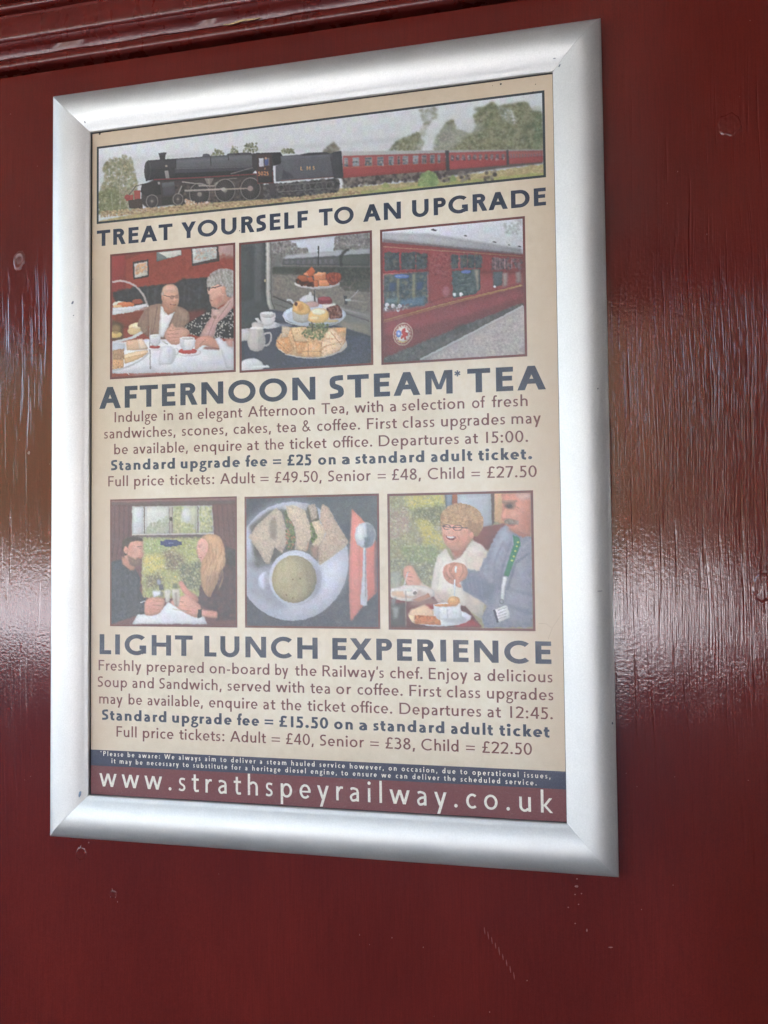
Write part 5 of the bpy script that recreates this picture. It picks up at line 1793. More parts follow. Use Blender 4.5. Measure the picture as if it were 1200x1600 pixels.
    P.poly([(890, 340), (935, 300), (985, 350), (900, 480), (850, 640), (820, 560)], (160, 166, 184), .8, 6)
    P.poly([(620, 640), (760, 700), (860, 740), (840, 860), (740, 840), (620, 780)], (104, 112, 132), .8, 10)
    P.poly([(860, 620), (920, 660), (930, 820), (870, 760)], (112, 118, 136), .7, 8)
    P.poly([(1120, 480), (1010, 560), (940, 780), (900, 920), (960, 1040), (1140, 1060)], (142, 146, 162), .6, 8)
    P.line([(1125, 500), (1010, 580), (950, 780)], 14, (96, 102, 120), .7, 3)
    P.line([(930, 760), (1130, 820)], 16, (112, 116, 132), .6, 5)
    P.line([(960, 900), (1140, 960)], 22, (104, 108, 124), .7, 6)
    P.line([(930, 940), (1010, 1040)], 12, (172, 176, 190), .6, 4)
    P.ell(1060, 200, 60, 120, (222, 160, 138), .55, 14)
    P.ell(1000, 215, 36, 30, (232, 168, 146), .7, 6)
    P.ell(1090, 250, 34, 60, (170, 104, 86), .5, 10)
    P.poly([(905, 120), (925, 108), (1020, 112), (1030, 124), (960, 126), (920, 136)], (150, 116, 104), .8, 2)
    P.line([(1005, 150), (1040, 175)], 5, (156, 98, 84), .6, 1)
    P.line([(1010, 170), (1035, 200)], 4, (156, 98, 84), .5, 1)
    P.poly([(905, 215), (930, 180), (945, 175), (950, 240), (925, 256)], (226, 158, 136), .9, 2)
    P.line([(915, 252), (945, 250)], 6, (130, 74, 66), .7, 1)
    P.line([(975, 235), (1000, 262), (1010, 290)], 5, (160, 98, 84), .6, 1, True)
    P.poly([(945, 290), (1010, 294), (1000, 304), (955, 302)], (150, 78, 74), .8, 1)
    P.ell(990, 330, 40, 18, (190, 124, 104), .6, 6)
    P.line([(920, 420), (860, 560), (850, 700)], 10, (110, 116, 134), .6, 3, True)
    P.line([(980, 420), (930, 560), (900, 700)], 12, (104, 110, 128), .6, 3, True)
    P.line([(1100, 420), (1010, 540)], 12, (176, 182, 198), .6, 3)
    for q in range(8):
        P.line([(640 + q * 18, 650 + q * 9), (670 + q * 16, 800 + q * 4)], 9, (100, 106, 124) if q % 2 else (158, 164, 182), .35, 3)
    P.ell(495, 345, 22, 20, (236, 182, 160), .8, 5)
    P.ell(590, 360, 34, 30, (232, 172, 150), .8, 7)
    P.ell(520, 330, 12, 22, (236, 180, 158), .8, 3)
    P.line([(478, 360), (486, 392), (500, 412)], 5, (170, 104, 90), .6, 1, True)
    P.line([(575, 370), (590, 395), (580, 420)], 5, (170, 104, 90), .6, 1, True)
    P.ell(540, 440, 40, 22, (206, 146, 126), .6, 6)
    P.line([(540, 500), (560, 540), (600, 520)], 8, (236, 228, 218), .7, 3)
    P.line([(470, 560), (440, 640), (430, 740)], 10, (196, 184, 174), .6, 4, True)
    P.line([(660, 480), (640, 560), (650, 640)], 10, (190, 176, 166), .6, 4, True)
    for q in range(46):
        a_ = -2.9 + q * .062
        P.line([(610 + 60 * math.cos(a_), 250 + 40 * math.sin(a_)), (610 + 155 * math.cos(a_), 255 + 120 * math.sin(a_))], 5,
               [(214, 176, 134), (150, 112, 76), (228, 194, 152), (176, 134, 92)][q % 4], .45, 1)
    # green lanyard
    P.poly([(990, 370), (1040, 390), (1050, 440), (1020, 520), (960, 680), (925, 670), (965, 540), (1000, 440)], (44, 122, 92), 1, 1)
    for x, y in ((1022, 455), (1030, 425), (1010, 490), (1000, 530), (985, 560)):
        P.ell(x, y, 9, 8, (196, 206, 120), .9)
    P.poly([(920, 680), (950, 680), (935, 760), (925, 860), (902, 860), (905, 760)], (206, 210, 214), 1, 1)
    P.ring(908, 868, 18, 18, 6, (96, 98, 106))
    P.poly([(840, 930), (950, 892), (975, 985), (880, 1028)], (216, 216, 222))
    P.poly([(842, 930), (860, 925), (888, 1024), (874, 1026)], (60, 62, 84))
    for i in range(4):
        P.line([(880, 935 + i * 22), (945, 912 + i * 22)], 4, (150, 150, 160), .8)
    # his hand
    P.poly([(470, 630), (490, 590), (560, 570), (630, 590), (655, 640), (640, 690), (590, 730), (610, 760), (570, 750), (510, 720), (475, 680)], (206, 148, 126), 1, 1, True)
    P.poly([(500, 640), (560, 650), (560, 720), (510, 700)], (172, 112, 94), .6, 4)
    P.line([(480, 625), (520, 690), (560, 720)], 8, (222, 168, 146), .8, 1)
    for q, (a_, b_, c_) in enumerate((((500, 600), (482, 650), (520, 700)), ((520, 585), (505, 640), (545, 690)), ((560, 580), (530, 600), (520, 640)), ((600, 590), (610, 640), (585, 690)))):
        P.line([a_, b_, c_], 20, (214, 158, 136) if q % 2 else (196, 136, 114), .8, 1, True)
        P.line([(a_[0] + 12, a_[1]), (b_[0] + 12, b_[1]), (c_[0] + 10, c_[1])], 4, (150, 92, 78), .7, 1, True)
    P.ell(588, 745, 20, 14, (206, 148, 126), .9, 1)
    P.line([(565, 600), (563, 650)], 14, (230, 228, 226))
    P.line([(557, 700), (556, 830)], 11, (222, 222, 224))
    # table, bowls and bread
    P.poly([(60, 760), (380, 800), (440, 880), (640, 900), (760, 1060), (60, 1060)], (96, 46, 48), 1, 2)
    P.poly([(560, 1010), (700, 1000), (760, 1060), (560, 1060)], (150, 44, 52), .9, 4)
    P.poly([(330, 880), (400, 880), (400, 940), (340, 930)], (156, 40, 48), .9, 3)
    P.ell(235, 800, 175, 62, (216, 208, 202), 1, 1)
    P.ell(190, 800, 110, 34, (206, 176, 150), 1, 3)
    P.poly([(240, 850), (360, 800), (375, 830), (290, 866)], (180, 112, 78), 1, 1)
    P.ell(230, 790, 60, 34, (230, 226, 222), .9, 2)
    P.ell(260, 798, 15, 13, (110, 100, 96))
    P.poly([(75, 640), (150, 635), (150, 760), (80, 780)], (176, 178, 174), .6, 4)
    P.poly([(78, 760), (240, 765), (240, 785), (78, 785)], (226, 224, 222), .9, 2)
    P.poly([(70, 880), (190, 870), (185, 1050), (75, 1050)], (66, 60, 60), 1, 3)
    P.poly([(80, 840), (120, 830), (110, 890), (80, 890)], (120, 122, 120), .9, 3)
    P.poly([(85, 900), (140, 900), (130, 990), (100, 990)], (150, 156, 150), .8, 4)
    P.line([(190, 780), (190, 1050)], 8, (150, 138, 132), .8, 1)
    P.poly([(290, 770), (440, 860), (440, 900), (200, 900)], (170, 140, 128), .6, 6)
    P.ell(450, 985, 232, 66, (222, 224, 230), 1, 1)
    P.ell(560, 1000, 90, 26, (150, 150, 160), .7, 5)
    P.poly([(205, 960), (230, 920), (330, 885), (400, 930), (400, 975), (260, 985)], (226, 190, 158), 1, 2)
    P.poly([(255, 965), (440, 975), (455, 1040), (255, 1030)], (190, 112, 66), 1, 1)
    P.poly([(205, 960), (256, 965), (256, 1030), (230, 1010)], (232, 200, 160), 1, 1)
    P.dots([(258, 968), (440, 978), (450, 1036), (260, 1028)], [(206, 130, 80), (166, 92, 54)], 160, 6, .5)
    P.line([(300, 1030), (440, 1005)], 6, (224, 170, 110), .7)
    P.poly([(398, 900), (600, 885), (612, 975), (580, 1000), (430, 1000), (405, 960)], (214, 216, 222), 1, 1)
    P.poly([(398, 900), (440, 895), (450, 1000), (405, 960)], (190, 192, 202), .7, 4)
    P.line([(500, 920), (505, 995)], 8, (186, 188, 200), .8, 1)
    P.ell(500, 892, 104, 18, (226, 226, 230))
    P.ell(480, 892, 78, 11, (206, 140, 92))
    P.ell(550, 862, 46, 38, (206, 150, 96), 1, 1)
    P.ell(540, 850, 26, 18, (226, 182, 126), .8, 3)
    P.noise(6)
    P.photo()
    P.soften(1)
    return P


# ------------------------------------------------------------------ the boarded wall
PLANE = 8.0      # depth of the painted board behind the frame's lip

wall = thing('painted_wall', 'dark red gloss painted wooden wall panel behind the silver poster frame', 'wall')

# flat board, real thickness, front face subdivided so it can sag and swell slightly
X0, X1, Y0, Y1 = -9000, 9000, -66, 1850
xs = np.concatenate([[-9000, -5000, -2500], np.linspace(-1300, 1500, 161), [2500, 5000, 9000]])
ys = np.linspace(Y0 + 1.2, Y1, 201)
nx_, nz_ = len(xs) - 1, 200
v, f = [], []
for y in ys:
    for x in xs:
        z = PLANE + .25 * math.sin(x * .013 + 1.1) * math.sin(y * .006) + .1 * math.sin(x * .041 + y * .003)
        v.append(wpos(x, y, z))
for j in range(nz_):
    for i in range(nx_):
        a = j * (nx_ + 1) + i
        f.append((a, a + nx_ + 1, a + nx_ + 2, a + 1))
n0 = len(v)
# rounded top arris and back
for dz, dy in ((.35, .35), (1.2, 0), (20, 0)):
    for x in xs:
        v.append(wpos(x, Y0 + dy, PLANE + dz))
prev = 0
for r in range(3):
    cur = n0 + r * (nx_ + 1)
    for i in range(nx_):
        f.append((prev + i, prev + i + 1, cur + i + 1, cur + i))
    prev = cur
mesh_obj('board', v, f, M_WALL, wall, True)

# header moulding: one extruded section, heights above the board's top edge and
# projection towards the viewer
prof = [(-3.0, -14), (4.0, -14), (4.0, .6), (4.4, 2.6), (5.2, 4.1), (6.5, 4.9), (8.2, 5.2), (10.0, 4.8), (11.6, 3.9), (12.6, 3.3),
        (13.4, 3.3), (13.7, 4.5), (14.6, 4.9), (20.0, 6.1), (20.6, 7.2), (21.6, 8.8), (23.0, 10.0), (24.6, 10.8), (25.0, 10.5),
        (25.5, 11.2), (27.0, 12.2), (29.0, 12.7), (31.5, 12.6), (36.0, 12.3), (46.2, 12.0), (46.7, 11.5), (47.0, 5.5), (53.8, 5.2),
        (54.2, 8.4), (55.4, 10.4), (57.5, 11.6), (59.6, 11.2), (61.2, 9.8), (61.8, 4.6), (64.6, 4.4), (65.0, 7.6), (66.6, 10.2),
        (69.5, 11.6), (75.0, 12.0), (150.0, 12.0), (1400.0, 12.0), (1400.0, -14)]
mxs = np.concatenate([[-9000, -4000], np.linspace(-1300, 1500, 221), [4000, 9000]])
v, f = [], []
for x in mxs:
    for hgt, pr in prof:
        wob = .07 * math.sin(x * .05 + hgt) + .04 * math.sin(x * .17 + hgt * .7)
        v.append(wpos(x, Y0 - hgt + wob * (hgt > 6), PLANE - pr - .05 * math.sin(x * .09 + hgt) * (pr > 2)))
np_ = len(prof)
for i in range(len(mxs) - 1):
    for j in range(np_ - 1):
        a = i * np_ + j
        f.append((a, a + 1, a + np_ + 1, a + np_))
o = mesh_obj('header_moulding', v, f, M_MOULD, wall, True)
bm_mod = o.modifiers.new('edge', 'EDGE_SPLIT')
bm_mod.split_angle = math.radians(50)


def patch(name, x, y, rx, ry, hts, mat, rot=0.0, seed=0, z=PLANE, rings=None, label=None, parent=wall):
    """small raised or sunken round: hts = list of (radius fraction, height)"""
    rnd = random.Random(seed)
    n = 28
    v, f = [wpos(x, y, z - hts[0][1])], []
    wob = [1 + .09 * rnd.uniform(-1, 1) for _ in range(n)]
    c, s = math.cos(rot), math.sin(rot)
    for fr, h in hts[1:]:
        for k in range(n):
            t = 2 * math.pi * k / n
            a, b = rx * fr * wob[k] * math.cos(t), ry * fr * wob[k] * math.sin(t)
            v.append(wpos(x + a * c - b * s, y + a * s + b * c, z - h * (1 + .25 * rnd.uniform(-1, 1))))
    for k in range(n):
        f.append((0, 1 + (k + 1) % n, 1 + k))
    for r in range(len(hts) - 2):
        for k in range(n):
            a = 1 + r * n + k
            b = 1 + r * n + (k + 1) % n
            f.append((a, b, b + n, a + n))
    o = mesh_obj(name, v, f, mat, parent, True)
    if label:
        o['label'] = label
    return o


M_CHIP = simple('bare_wood_chip', (0.42, 0.27, 0.13), .6, 0, 900, .3)
M_SCUFF = simple('pale_scuff', (0.21, 0.085, 0.075), .6, 0, 900, .4)
M_SCUFF2 = simple('faint_scuff', (0.165, 0.036, 0.030), .5, 0, 900, .4)
# filled and painted-over fixing holes
patch('filled_hole', 529, 54, 8.3, 8.8, [(0, .38), (.3, .40), (.62, .42), (.72, .26), (.84, .42), (.95, .3), (1.1, -.5)], M_WALL, 0, 1, label='round painted-over plug in the upper right of the wall')
patch('filled_hole', -76, 105, 6.2, 10.0, [(0, .9), (.3, .3), (.5, .1), (.62, 1.1), (.8, .6), (1.05, -.5)], M_PLUG, .2, 2, label='rough painted-over plug left of the frame')
patch('filled_hole', -12, 629, 5.0, 6.0, [(0, .3), (.4, .1), (.75, .3), (.9, .2), (1.1, -.5)], M_WALL, .3, 3)
patch('filled_hole', 19, 661, 3.6, 4.0, [(0, .5), (.35, .2), (.6, .5), (.8, .3), (1.1, -.5)], M_WALL, .5, 4)
patch('filled_hole', 544, 400, 8.5, 10.5, [(0, .25), (.5, .3), (.75, .22), (.9, .3), (1.1, -.4)], M_WALL, 0, 5, label='round painted-over plug at the right edge')
# chip on the moulding showing bare wood, and flecks
v, f = [], []
cx0, cx1 = 125, 159
for i in range(13):
    t = i / 12
    x = cx0 + (cx1 - cx0) * t
    yy = -79.2 - 1.6 * t + .5 * math.sin(t * 9)
    hw = .9 * math.sin(math.pi * min(max(t, .04), .96)) ** .6
    v += [wpos(x, yy - hw, PLANE - 5.9), wpos(x, yy + hw, PLANE - 5.9)]
for i in range(12):
    f.append((2 * i, 2 * i + 1, 2 * i + 3, 2 * i + 2))
mesh_obj('paint_chip', v, f, M_CHIP, wall)


def flecks(name, pts, mat, label=None, h=.28):
    v, f = [], []
    for x, y, wx, wy, tl in pts:
        n0 = len(v)
        for a, b in ((-1, 0), (-.4, -.8), (.5, -1), (1, -.1), (.4, .9), (-.5, .8)):
            v.append(wpos(x + a * wx + b * wy * tl, y + b * wy, PLANE - h))
        f.append((n0 + 5, n0 + 4, n0 + 3, n0 + 2, n0 + 1, n0))
    o = mesh_obj(name, v, f, mat, wall)
    o['kind'] = 'stuff'
    if label:
        o['label'] = label
    return o


rnd = random.Random(5)
pts = []
for k in range(110):
    gx = rnd.choice([47, 49.5, 51.5, 54, 56.5, 58.5, 61, 63]) + rnd.uniform(-.3, .3)
    t = rnd.random() ** 1.3
    pts.append((gx, 697 + 62 * t, .16 + .1 * rnd.random(), .8 + 2.2 * rnd.random(), 0.02))
pts += [(50 + rnd.uniform(-1.5, 2), 696.5 + rnd.uniform(-.8, .8), .6, .35, 0) for _ in range(8)]
flecks('scuff_mark', pts, M_SCUFF2, 'faint upright scratches low on the wall')
pts = []
for k in range(9):
    t = k / 8
    pts.append((336 + 22 * t, 664 + 26 * t + 6 * t * t, .4, 2.4 + rnd.random() * 1.6, .12))
flecks('scuff_mark', pts, M_SCUFF2, 'slanting row of short scratches below the frame')
pts = [(rnd.uniform(-110, 560), rnd.uniform(-50, 760), .25 + .3 * rnd.random() ** 2, .3 + .5 * rnd.random() ** 2, 0) for _ in range(90)]
pts += [(402 + rnd.uniform(-4, 8), 620 + rnd.uniform(-1, 45), .6, .5, 0) for _ in range(6)]
pts = [p for p in pts if not (-40 < p[0] < 440 and -40 < p[1] < 616)]
flecks('paint_fleck', pts, M_SCUFF, None, .2)
flecks('paint_fleck', [(406, 625, 1.5, .9, .1), (430, 668, 1.8, .5, -.6), (-65, 280, 1.4, 1.7, 0), (413, 657, .6, 1.2, 0), (-12.5, 623, .5, 1.6, -.4), (-4.5, 619, .6, .8, 0), (-8, 627, .3, 1.2, .3), (18, 657, .4, 1.3, .2), (21, 663, .5, 1.1, -.3), (16.5, 663, .4, .9, 0), (23, 667, .4, .7, 0)], M_SCUFF, None, .24)

# ------------------------------------------------------------------ snap frame
WW, HH, RR = 400.0, 576.25, 37.0
frame = thing('snap_frame', 'silver aluminium snap frame with mitred corners hanging on the red wall', 'picture frame')
# section across a rail: u from the outer edge inward, height towards the viewer
sec = [(0.0, -7.9), (0.0, -.6), (0.25, 0.0)]
for k in range(1, 20):
    t = k / 20
    u = .25 + 35.9 * t
    hgt = 6.5 * (math.sin(math.pi * min(t * 1.02, 1)) ** .82) * (1.06 - .28 * t) * .95
    sec.append((u, hgt))
sec += [(36.4, .25), (36.85, -.1), (37.0, -.5), (37.0, -1.4)]
GAP = .10


def rail(side):
    v, f = [], []
    L = HH if side in 'LR' else WW
    ncut = 24
    ns = len(sec)
    for i in range(ncut + 1):
        t = i / ncut
        for u, hgt in sec:
            lo = -RR + u + GAP
            hi = L + RR - u - GAP
            s_ = lo + (hi - lo) * t
            if side == 'T':
                p = (s_, -RR + u)
            elif side == 'B':
                p = (s_, HH + RR - u)
            elif side == 'L':
                p = (-RR + u, s_)
            else:
                p = (WW + RR - u, s_)
            v.append(wpos(p[0], p[1], -hgt))
    flip = side in 'TR'
    for i in range(ncut):
        for j in range(ns - 1):
            a = i * ns + j
            q = (a, a + 1, a + ns + 1, a + ns)
            f.append(q[::-1] if flip else q)
    f.append(tuple(range(ns)) if flip else tuple(range(ns))[::-1])
    f.append(tuple(range(ncut * ns, ncut * ns + ns))[::-1] if flip else tuple(range(ncut * ns, ncut * ns + ns)))
    o = mesh_obj('rail', v, f, M_ALU, frame, True)
    md = o.modifiers.new('edge', 'EDGE_SPLIT')
    md.split_angle = math.radians(38)
    return o


for s_ in 'TRBL':
    rail(s_)
# dark gasket under the lip
v, f = [], []
for a, b in ((-.6, -1.35), (.35, -1.5), (.35, -2.85), (-.6, -2.9)):
    for cx_, cy_ in ((-1, -1), (1, -1), (1, 1), (-1, 1)):
        x = (0 if cx_ < 0 else WW) - cx_ * a
        y = (0 if cy_ < 0 else HH) - cy_ * a
        v.append(wpos(x, y, -b))
for r in range(3):
    for k in range(4):
        a, b = r * 4 + k, r * 4 + (k + 1) % 4
        f.append((a, b, b + 4, a + 4))
mesh_obj('gasket', v, f, M_BLACK, frame)
v, f = wbox(-30, WW + 30, -30, HH + 30, 3.6, 7.8)
mesh_obj('backing_board', v, f, M_BACK, frame)
v, f = wbox(-12, WW + 12, -12, HH + 12, 1.9, 2.3)
mesh_obj('cover_sheet', v, f, M_COVER, frame)['label'] = 'clear matt plastic sheet over the poster'


def sech(u):
    for (a, ha), (b, hb) in zip(sec, sec[1:]):
        if a <= u <= b and b > a:
            return ha + (hb - ha) * (u - a) / (b - a)
    return 0


M_DENT = simple('dark_dent', (0.10, 0.11, 0.14), .5, .3, 900, .4)
M_PIN = simple('blue_grey_pin', (0.22, 0.29, 0.38), .45, .2, 900, .3)
M_SMUDGE = simple('grey_smudge', (0.50, 0.51, 0.52), .5, .6, 400, .3)
dome = [(0, .25), (.5, .2), (.85, .05), (1.0, -.15)]
for x, y, rx, ry, rt, mt_, sd_ in ((-3.4, -8.2, .55, 1.2, -.4, M_DENT, 1), (401.6, -8.5, 1.3, .4, 0, M_DENT, 2), (405.6, -3.2, 1.6, .6, -.9, M_DENT, 3),
                                   (-7.2, 575.6, 1.5, 3.4, .45, M_PIN, 4), (-14, 152, 1.0, 1.9, .6, M_DENT, 5), (-13.0, 163, .7, .5, 0, M_DENT, 6),
                                   (426.5, 402.0, 3.2, .25, -.05, M_DENT, 7), (429, 250, .5, .7, 0, M_DENT, 8), (434.4, 500, .8, 1.0, 0, M_DENT, 9)):
    u = min(x + RR if x < 200 else WW + RR - x, y + RR if y < 288 else HH + RR - y)
    u = min(max(u, .5), 36)
    patch('surface_dent', x, y, rx, ry, dome, mt_, rt, sd_, -sech(u) + .02, parent=frame)

# ------------------------------------------------------------------ the poster
poster = thing('poster', 'cream railway dining poster with train pictures inside the silver frame', 'poster')


def paper_material():
    mt, nt, p = nmat('aged_cream_paper')
    big = noise(nt, mapping(nt, (7, 7, 7), (.2, 0, .5)), 1.0, 6, .6)
    fine = noise(nt, mapping(nt, (140, 140, 140)), 1.0, 5, .65)
    mixv = math_n(nt, 'ADD', math_n(nt, 'MULTIPLY', big, .65), math_n(nt, 'MULTIPLY', fine, .35))
    c0, c1, c2 = pc((212, 197, 174)), pc((230, 217, 196)), pc((241, 232, 216))
    col = ramp(nt, mixv, [(.32, tuple(c0)), (.5, tuple(c1)), (.66, tuple(c2))])
    # parchment print is browner toward its edges, deepened to imitate fading light
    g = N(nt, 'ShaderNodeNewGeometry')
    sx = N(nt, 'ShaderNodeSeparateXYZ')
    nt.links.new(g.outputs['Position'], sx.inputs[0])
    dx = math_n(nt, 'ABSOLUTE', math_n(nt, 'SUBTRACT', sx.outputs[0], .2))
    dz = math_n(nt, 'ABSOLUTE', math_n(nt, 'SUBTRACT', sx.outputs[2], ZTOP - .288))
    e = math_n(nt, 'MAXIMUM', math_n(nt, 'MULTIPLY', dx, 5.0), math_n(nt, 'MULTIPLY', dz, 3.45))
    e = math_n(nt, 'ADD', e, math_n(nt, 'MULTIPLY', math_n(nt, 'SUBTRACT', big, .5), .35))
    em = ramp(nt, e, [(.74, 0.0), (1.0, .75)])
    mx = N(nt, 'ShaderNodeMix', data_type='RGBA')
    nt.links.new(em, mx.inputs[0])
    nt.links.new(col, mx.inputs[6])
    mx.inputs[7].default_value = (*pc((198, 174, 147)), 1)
    nt.links.new(mx.outputs[2], p.inputs['Base Color'])
    p.inputs['Roughness'].default_value = .65
    return mt


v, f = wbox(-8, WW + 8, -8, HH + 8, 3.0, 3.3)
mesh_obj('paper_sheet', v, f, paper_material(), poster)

# bands at the foot
v, f = wbox(-7.5, WW + 7.5, 538.3, 551.7, 2.97, 2.99)
mesh_obj('navy_band', v, f, M_BANDN, poster)
v, f = wbox(-7.5, WW + 7.5, 551.7, HH + 7.5, 2.965, 2.985)
mesh_obj('maroon_band', v, f, M_BANDM, poster)

# lettering
for text, k, b0, b1, cap, ex in LINES:
    words = text.split()
    pairs = [(ex[2 * i], ex[2 * i + 1]) for i in range(len(words))]
    xa, xb = ex[0], ex[-1]

    def base(x, b0=b0, b1=b1, xa=xa, xb=xb):
        return b0 + (b1 - b0) * (x - xa) / (xb - xa)
    wgt = {'T': .235, 'B': .145, 'N': .215}[k]
    pl = place_text(words, wgt, pairs, base, cap)
    if text.startswith('AFTERNOON'):
        g, _ = layout('*', .17)
        for gx, PP in g:
            for q in PP:
                pl.append([(318.6 + u * 16.5, 231.0 - (vv - .85) * 16.5) for u, vv in q])
    o = ink_mesh('headline' if k == 'T' else 'text_line', pl, M_MAROON if k == 'B' else M_NAVY, poster)
    o['label'] = 'printed line reading ' + ' '.join(words[:8]).replace('"', '')
for text, x0, x1, b0, b1, w_, cap in (
        ('*Please be aware: We always aim to deliver a steam hauled service however, on occasion, due to operational issues,', 9.2, 388.5, 543.1, 544.2, .17, 4.0),
        ('it may be necessary to substitute for a heritage diesel engine, to ensure we can deliver the scheduled service.', 19.7, 378.2, 549.0, 549.8, .17, 4.0),
        ('www.strathspeyrailway.co.uk', 8.3, 389.6, 569.0, 569.9, .125, 16.6)):
    pl = whole_line(text, x0, x1, w_, cap)
    pl = [[(x, b0 + (b1 - b0) * (x - x0) / (x1 - x0) - y) for x, y in q] for q in pl]
    o = ink_mesh('web_address' if cap > 10 else 'small_print', pl, M_CREAM, poster, 2.93)

# pictures
pm, nt, p = nmat('printed_photograph')
at = N(nt, 'ShaderNodeAttribute', attribute_name='print_colour')
fm = noise(nt, mapping(nt, (1600, 1600, 1600)), 1.0, 2)
mx = N(nt, 'ShaderNodeMix', data_type='RGBA', blend_type='MULTIPLY')
mx.inputs[0].default_value = 1.0
nt.links.new(at.outputs['Color'], mx.inputs[6])
nt.links.new(ramp(nt, fm, [(.3, .86), (.7, 1.12)]), mx.inputs[7])
nt.links.new(mx.outputs[2], p.inputs['Base Color'])
p.inputs['Roughness'].default_value = .6


def border(parent, rect, t, mat):
    x0, y0, x1, y1 = rect
    v, f = [], []
    for d in (0, t):
        for x, y in ((x0 + d, y0 + d), (x1 - d, y0 + d), (x1 - d, y1 - d), (x0 + d, y1 - d)):
            v.append(wpos(x, y, 2.915))
    for k in range(4):
        f.append((k, (k + 1) % 4, 4 + (k + 1) % 4, 4 + k)[::-1])
    mesh_obj('border', v, f, mat, parent)


for fn, rect, t, mat, lb in ((paint_train, (4.8, 12.4, 393.3, 81.4), 1.9, M_BORDN, 'wide picture of a black steam engine pulling maroon carriages'),
                             (paint_p1, (17.9, 109.5, 134.8, 219.4), 1.9, M_BORD, 'picture of two people laughing over afternoon tea'),
                             (paint_p2, (138.1, 110.1, 253.5, 220.4), 1.9, M_BORD, 'picture of a three-tier cake stand by a train window'),
                             (paint_p3, (260.2, 110.4, 376.5, 220.8), 1.9, M_BORD, 'picture of a maroon carriage beside a platform'),
                             (paint_p4, (18.3, 323.8, 135.2, 432.7), 1.3, M_BORD, 'picture of a couple seated at a carriage window'),
                             (paint_p5, (142.0, 324.4, 257.0, 432.7), 1.7, M_BORD, 'picture of soup and sandwiches on a white plate'),
                             (paint_p6, (263.8, 324.9, 379.1, 433.0), 1.9, M_BORD, 'picture of two people eating soup together')):
    o = fn().grid('photograph', rect, poster, pm, lb)
    border(o, rect, t, mat)

# crease lines and specks on the print
def crease(pts, wd):
    pl = rib(pts, wd, False)
    return [[(x, y) for x, y in q] for q in pl]


M_CREASE = ink('crease_line', (186, 164, 136))
M_SPECK = simple('dark_speck', (.03, .028, .03), .6, 0, 900, .3)
o = ink_mesh('crease', crease([(381.5, 427.2), (387, 427.0), (391.5, 430.5)], .35) + crease([(399.8, 418.5), (392, 430.0), (388.5, 439)], .4), M_CREASE, poster, 2.9)
# dirt caught at the frame's edge
for x, y, r, q in ((7.6, .9, 1.0, 1), (359.5, 3.0, .75, 2), (386.5, 6.8, .35, 3), (353.0, 3.5, .25, 4), (1.2, 130, .4, 5), (384.5, 12.3, .3, 6), (138.8, 99.8, .5, 7)):
    patch('dirt_speck', x, y, r, r * 1.1, [(0, .12), (.7, .1), (1.0, .02)], M_SPECK, 0, q, 2.9, parent=poster)

# ------------------------------------------------------------------ unseen surroundings, added for light and reflections
def structure(name, v, f, mat, kind=True):
    o = mesh_obj(name, v, f, mat)
    if kind:
        o['kind'] = 'structure'
    return o


def mbox(x0, x1, y0, y1, z0, z1):
    return box(x0, x1, y0, y1, z0, z1)


M_GRAVEL = simple('pale_paving', (.72, .73, .75), .9, 0, 3, .15)
M_PLAT = simple('dark_asphalt', (.035, .034, .034), .8, 0, 6, .2)
M_CAN = simple('canopy_boards', (.30, .27, .22), .7, 0, 3, .15)
M_BROWN = simple('brown_cladding', (.055, .032, .012), .7, 0, 2, .2)
M_DARKW = simple('dark_boards', (.06, .035, .03), .6, 0, 3, .2)
n = 2
v = [(-300, -300, 0), (300, -300, 0), (300, 300, 0), (-300, 300, 0)]
structure('ground', v, [(0, 1, 2, 3)], M_GRAVEL)
v, f = mbox(-14, 14, -11, 6, .004, .03)
structure('platform', v, f, M_PLAT)

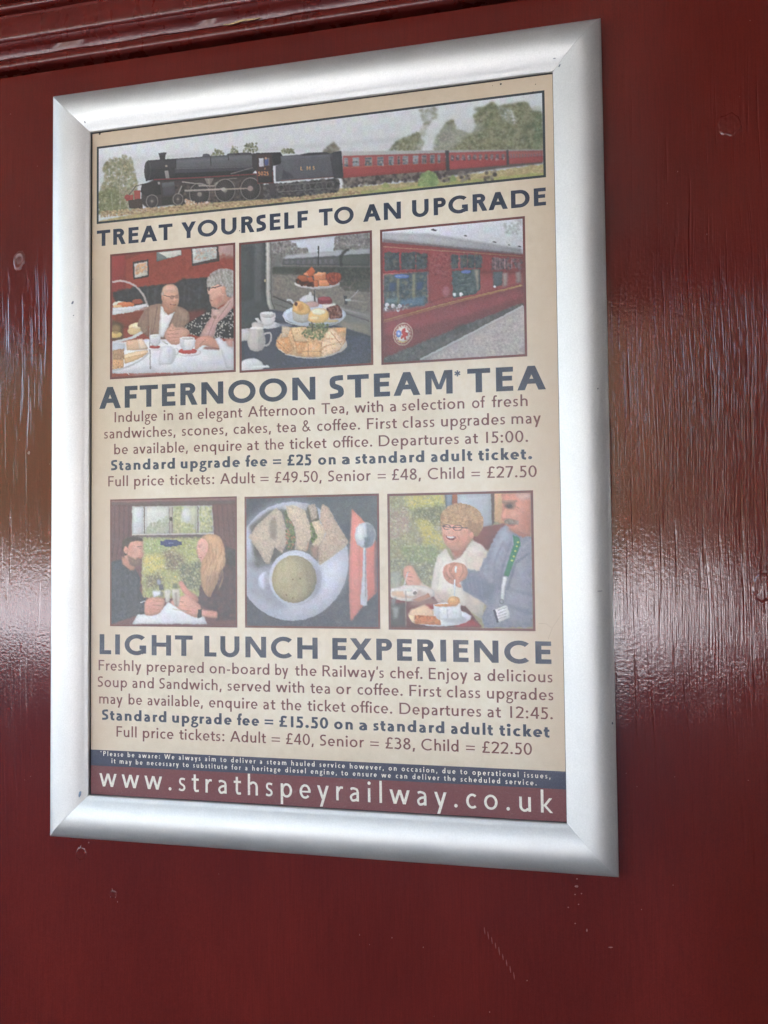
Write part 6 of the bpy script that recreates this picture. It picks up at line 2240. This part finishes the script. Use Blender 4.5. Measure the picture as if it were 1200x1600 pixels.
cano = thing('added_canopy', 'unseen boarded canopy added behind the viewer to block high sky', 'canopy')  # added roof, shuts out the sky above a low gap
v, f = mbox(-5, 14, -5.3, 0.3, 3.2, 3.32)
mesh_obj('roof', v, f, M_CAN, cano)
v, f = mbox(-5, 14, -5.4, -5.3, 3.05, 3.36)
mesh_obj('valance', v, f, M_CAN, cano)
hut = thing('added_brown_building', 'unseen brown clad building added behind the viewer for its reflection', 'building')  # added so the gloss paint has something brown to mirror
v, f = mbox(-3.2, 26, -78, -60, 0, 17.5)
mesh_obj('wall', v, f, M_BROWN, hut)
v, f = mbox(-4, 27, -79, -59.4, 17.5, 17.9)
mesh_obj('roof', v, f, M_CAN, hut)
side_screen = thing('added_side_screen', 'dark boarded screen added out of frame on the right to block light', 'screen')  # added light blocker, darkens the right of wall and frame
v, f = mbox(.70, .75, -2.05, -0.02, 0.04, 3.18)
mesh_obj('boarding', v, f, M_DARKW, side_screen)
v, f = mbox(.68, .70, -2.05, -1.97, 0.04, 3.18)
mesh_obj('post', v, f, M_DARKW, side_screen)

# unseen wooded bank left of the building, added to hide bright low sky
wx = np.concatenate([np.linspace(-260, -28, 50), np.linspace(-26, -8.5, 40)])
v, f = [], []
for i, x in enumerate(wx):
    hgt = 13 + 2.4 * math.sin(x * .21) + 1.6 * math.sin(x * .53 + 1) + 1.2 * math.sin(x * 1.7)
    if x < -26:
        hgt = 21 + 1.5 * math.sin(x * .17) + 1.2 * math.sin(x * .61)
    if i > 84:
        hgt *= (90 - i) / 6.5
    for j, (yy, zz) in enumerate(((-62, 0), (-63, .45), (-66, .8), (-70, 1.0), (-80, 1.02), (-90, 0))):
        wob_ = 1 + .06 * math.sin(x * 2.3 + j * 1.9)
        v.append((x, yy + 1.2 * math.sin(x * .9 + j), hgt * zz * wob_))
for i in range(89):
    for j in range(5):
        a = i * 6 + j
        f.append((a, a + 1, a + 7, a + 6))
M_WOOD = simple('far_woodland', (.035, .042, .02), .9, 0, .6, .4)
structure('added_wooded_bank', v, f, M_WOOD)

fen = thing('added_white_fence', 'unseen low white boarded fence added behind the viewer as a bright reflection', 'fence')  # added as a pale strip for the gloss to mirror
M_WHITE = simple('white_fence_paint', (.66, .67, .72), .5, 0, 4, .04)
n_ = 13
for k in range(n_):
    x = -2.0 + k * .35
    v, f = mbox(x, x + .335, -12.9, -12.87, .12, 1.12)
    if k == 0:
        o0 = mesh_obj('board', v, f, M_WHITE, fen)
    else:
        o = o0.copy()
        COL.objects.link(o)
        o.parent = fen
        o.location.x = k * .35
v, f = mbox(-2.0, 2.54, -12.96, -12.9, .35, .47)
mesh_obj('rail', v, f, M_WHITE, fen)
v, f = mbox(-2.0, 2.54, -12.96, -12.9, .85, .97)
mesh_obj('rail', v, f, M_WHITE, fen)
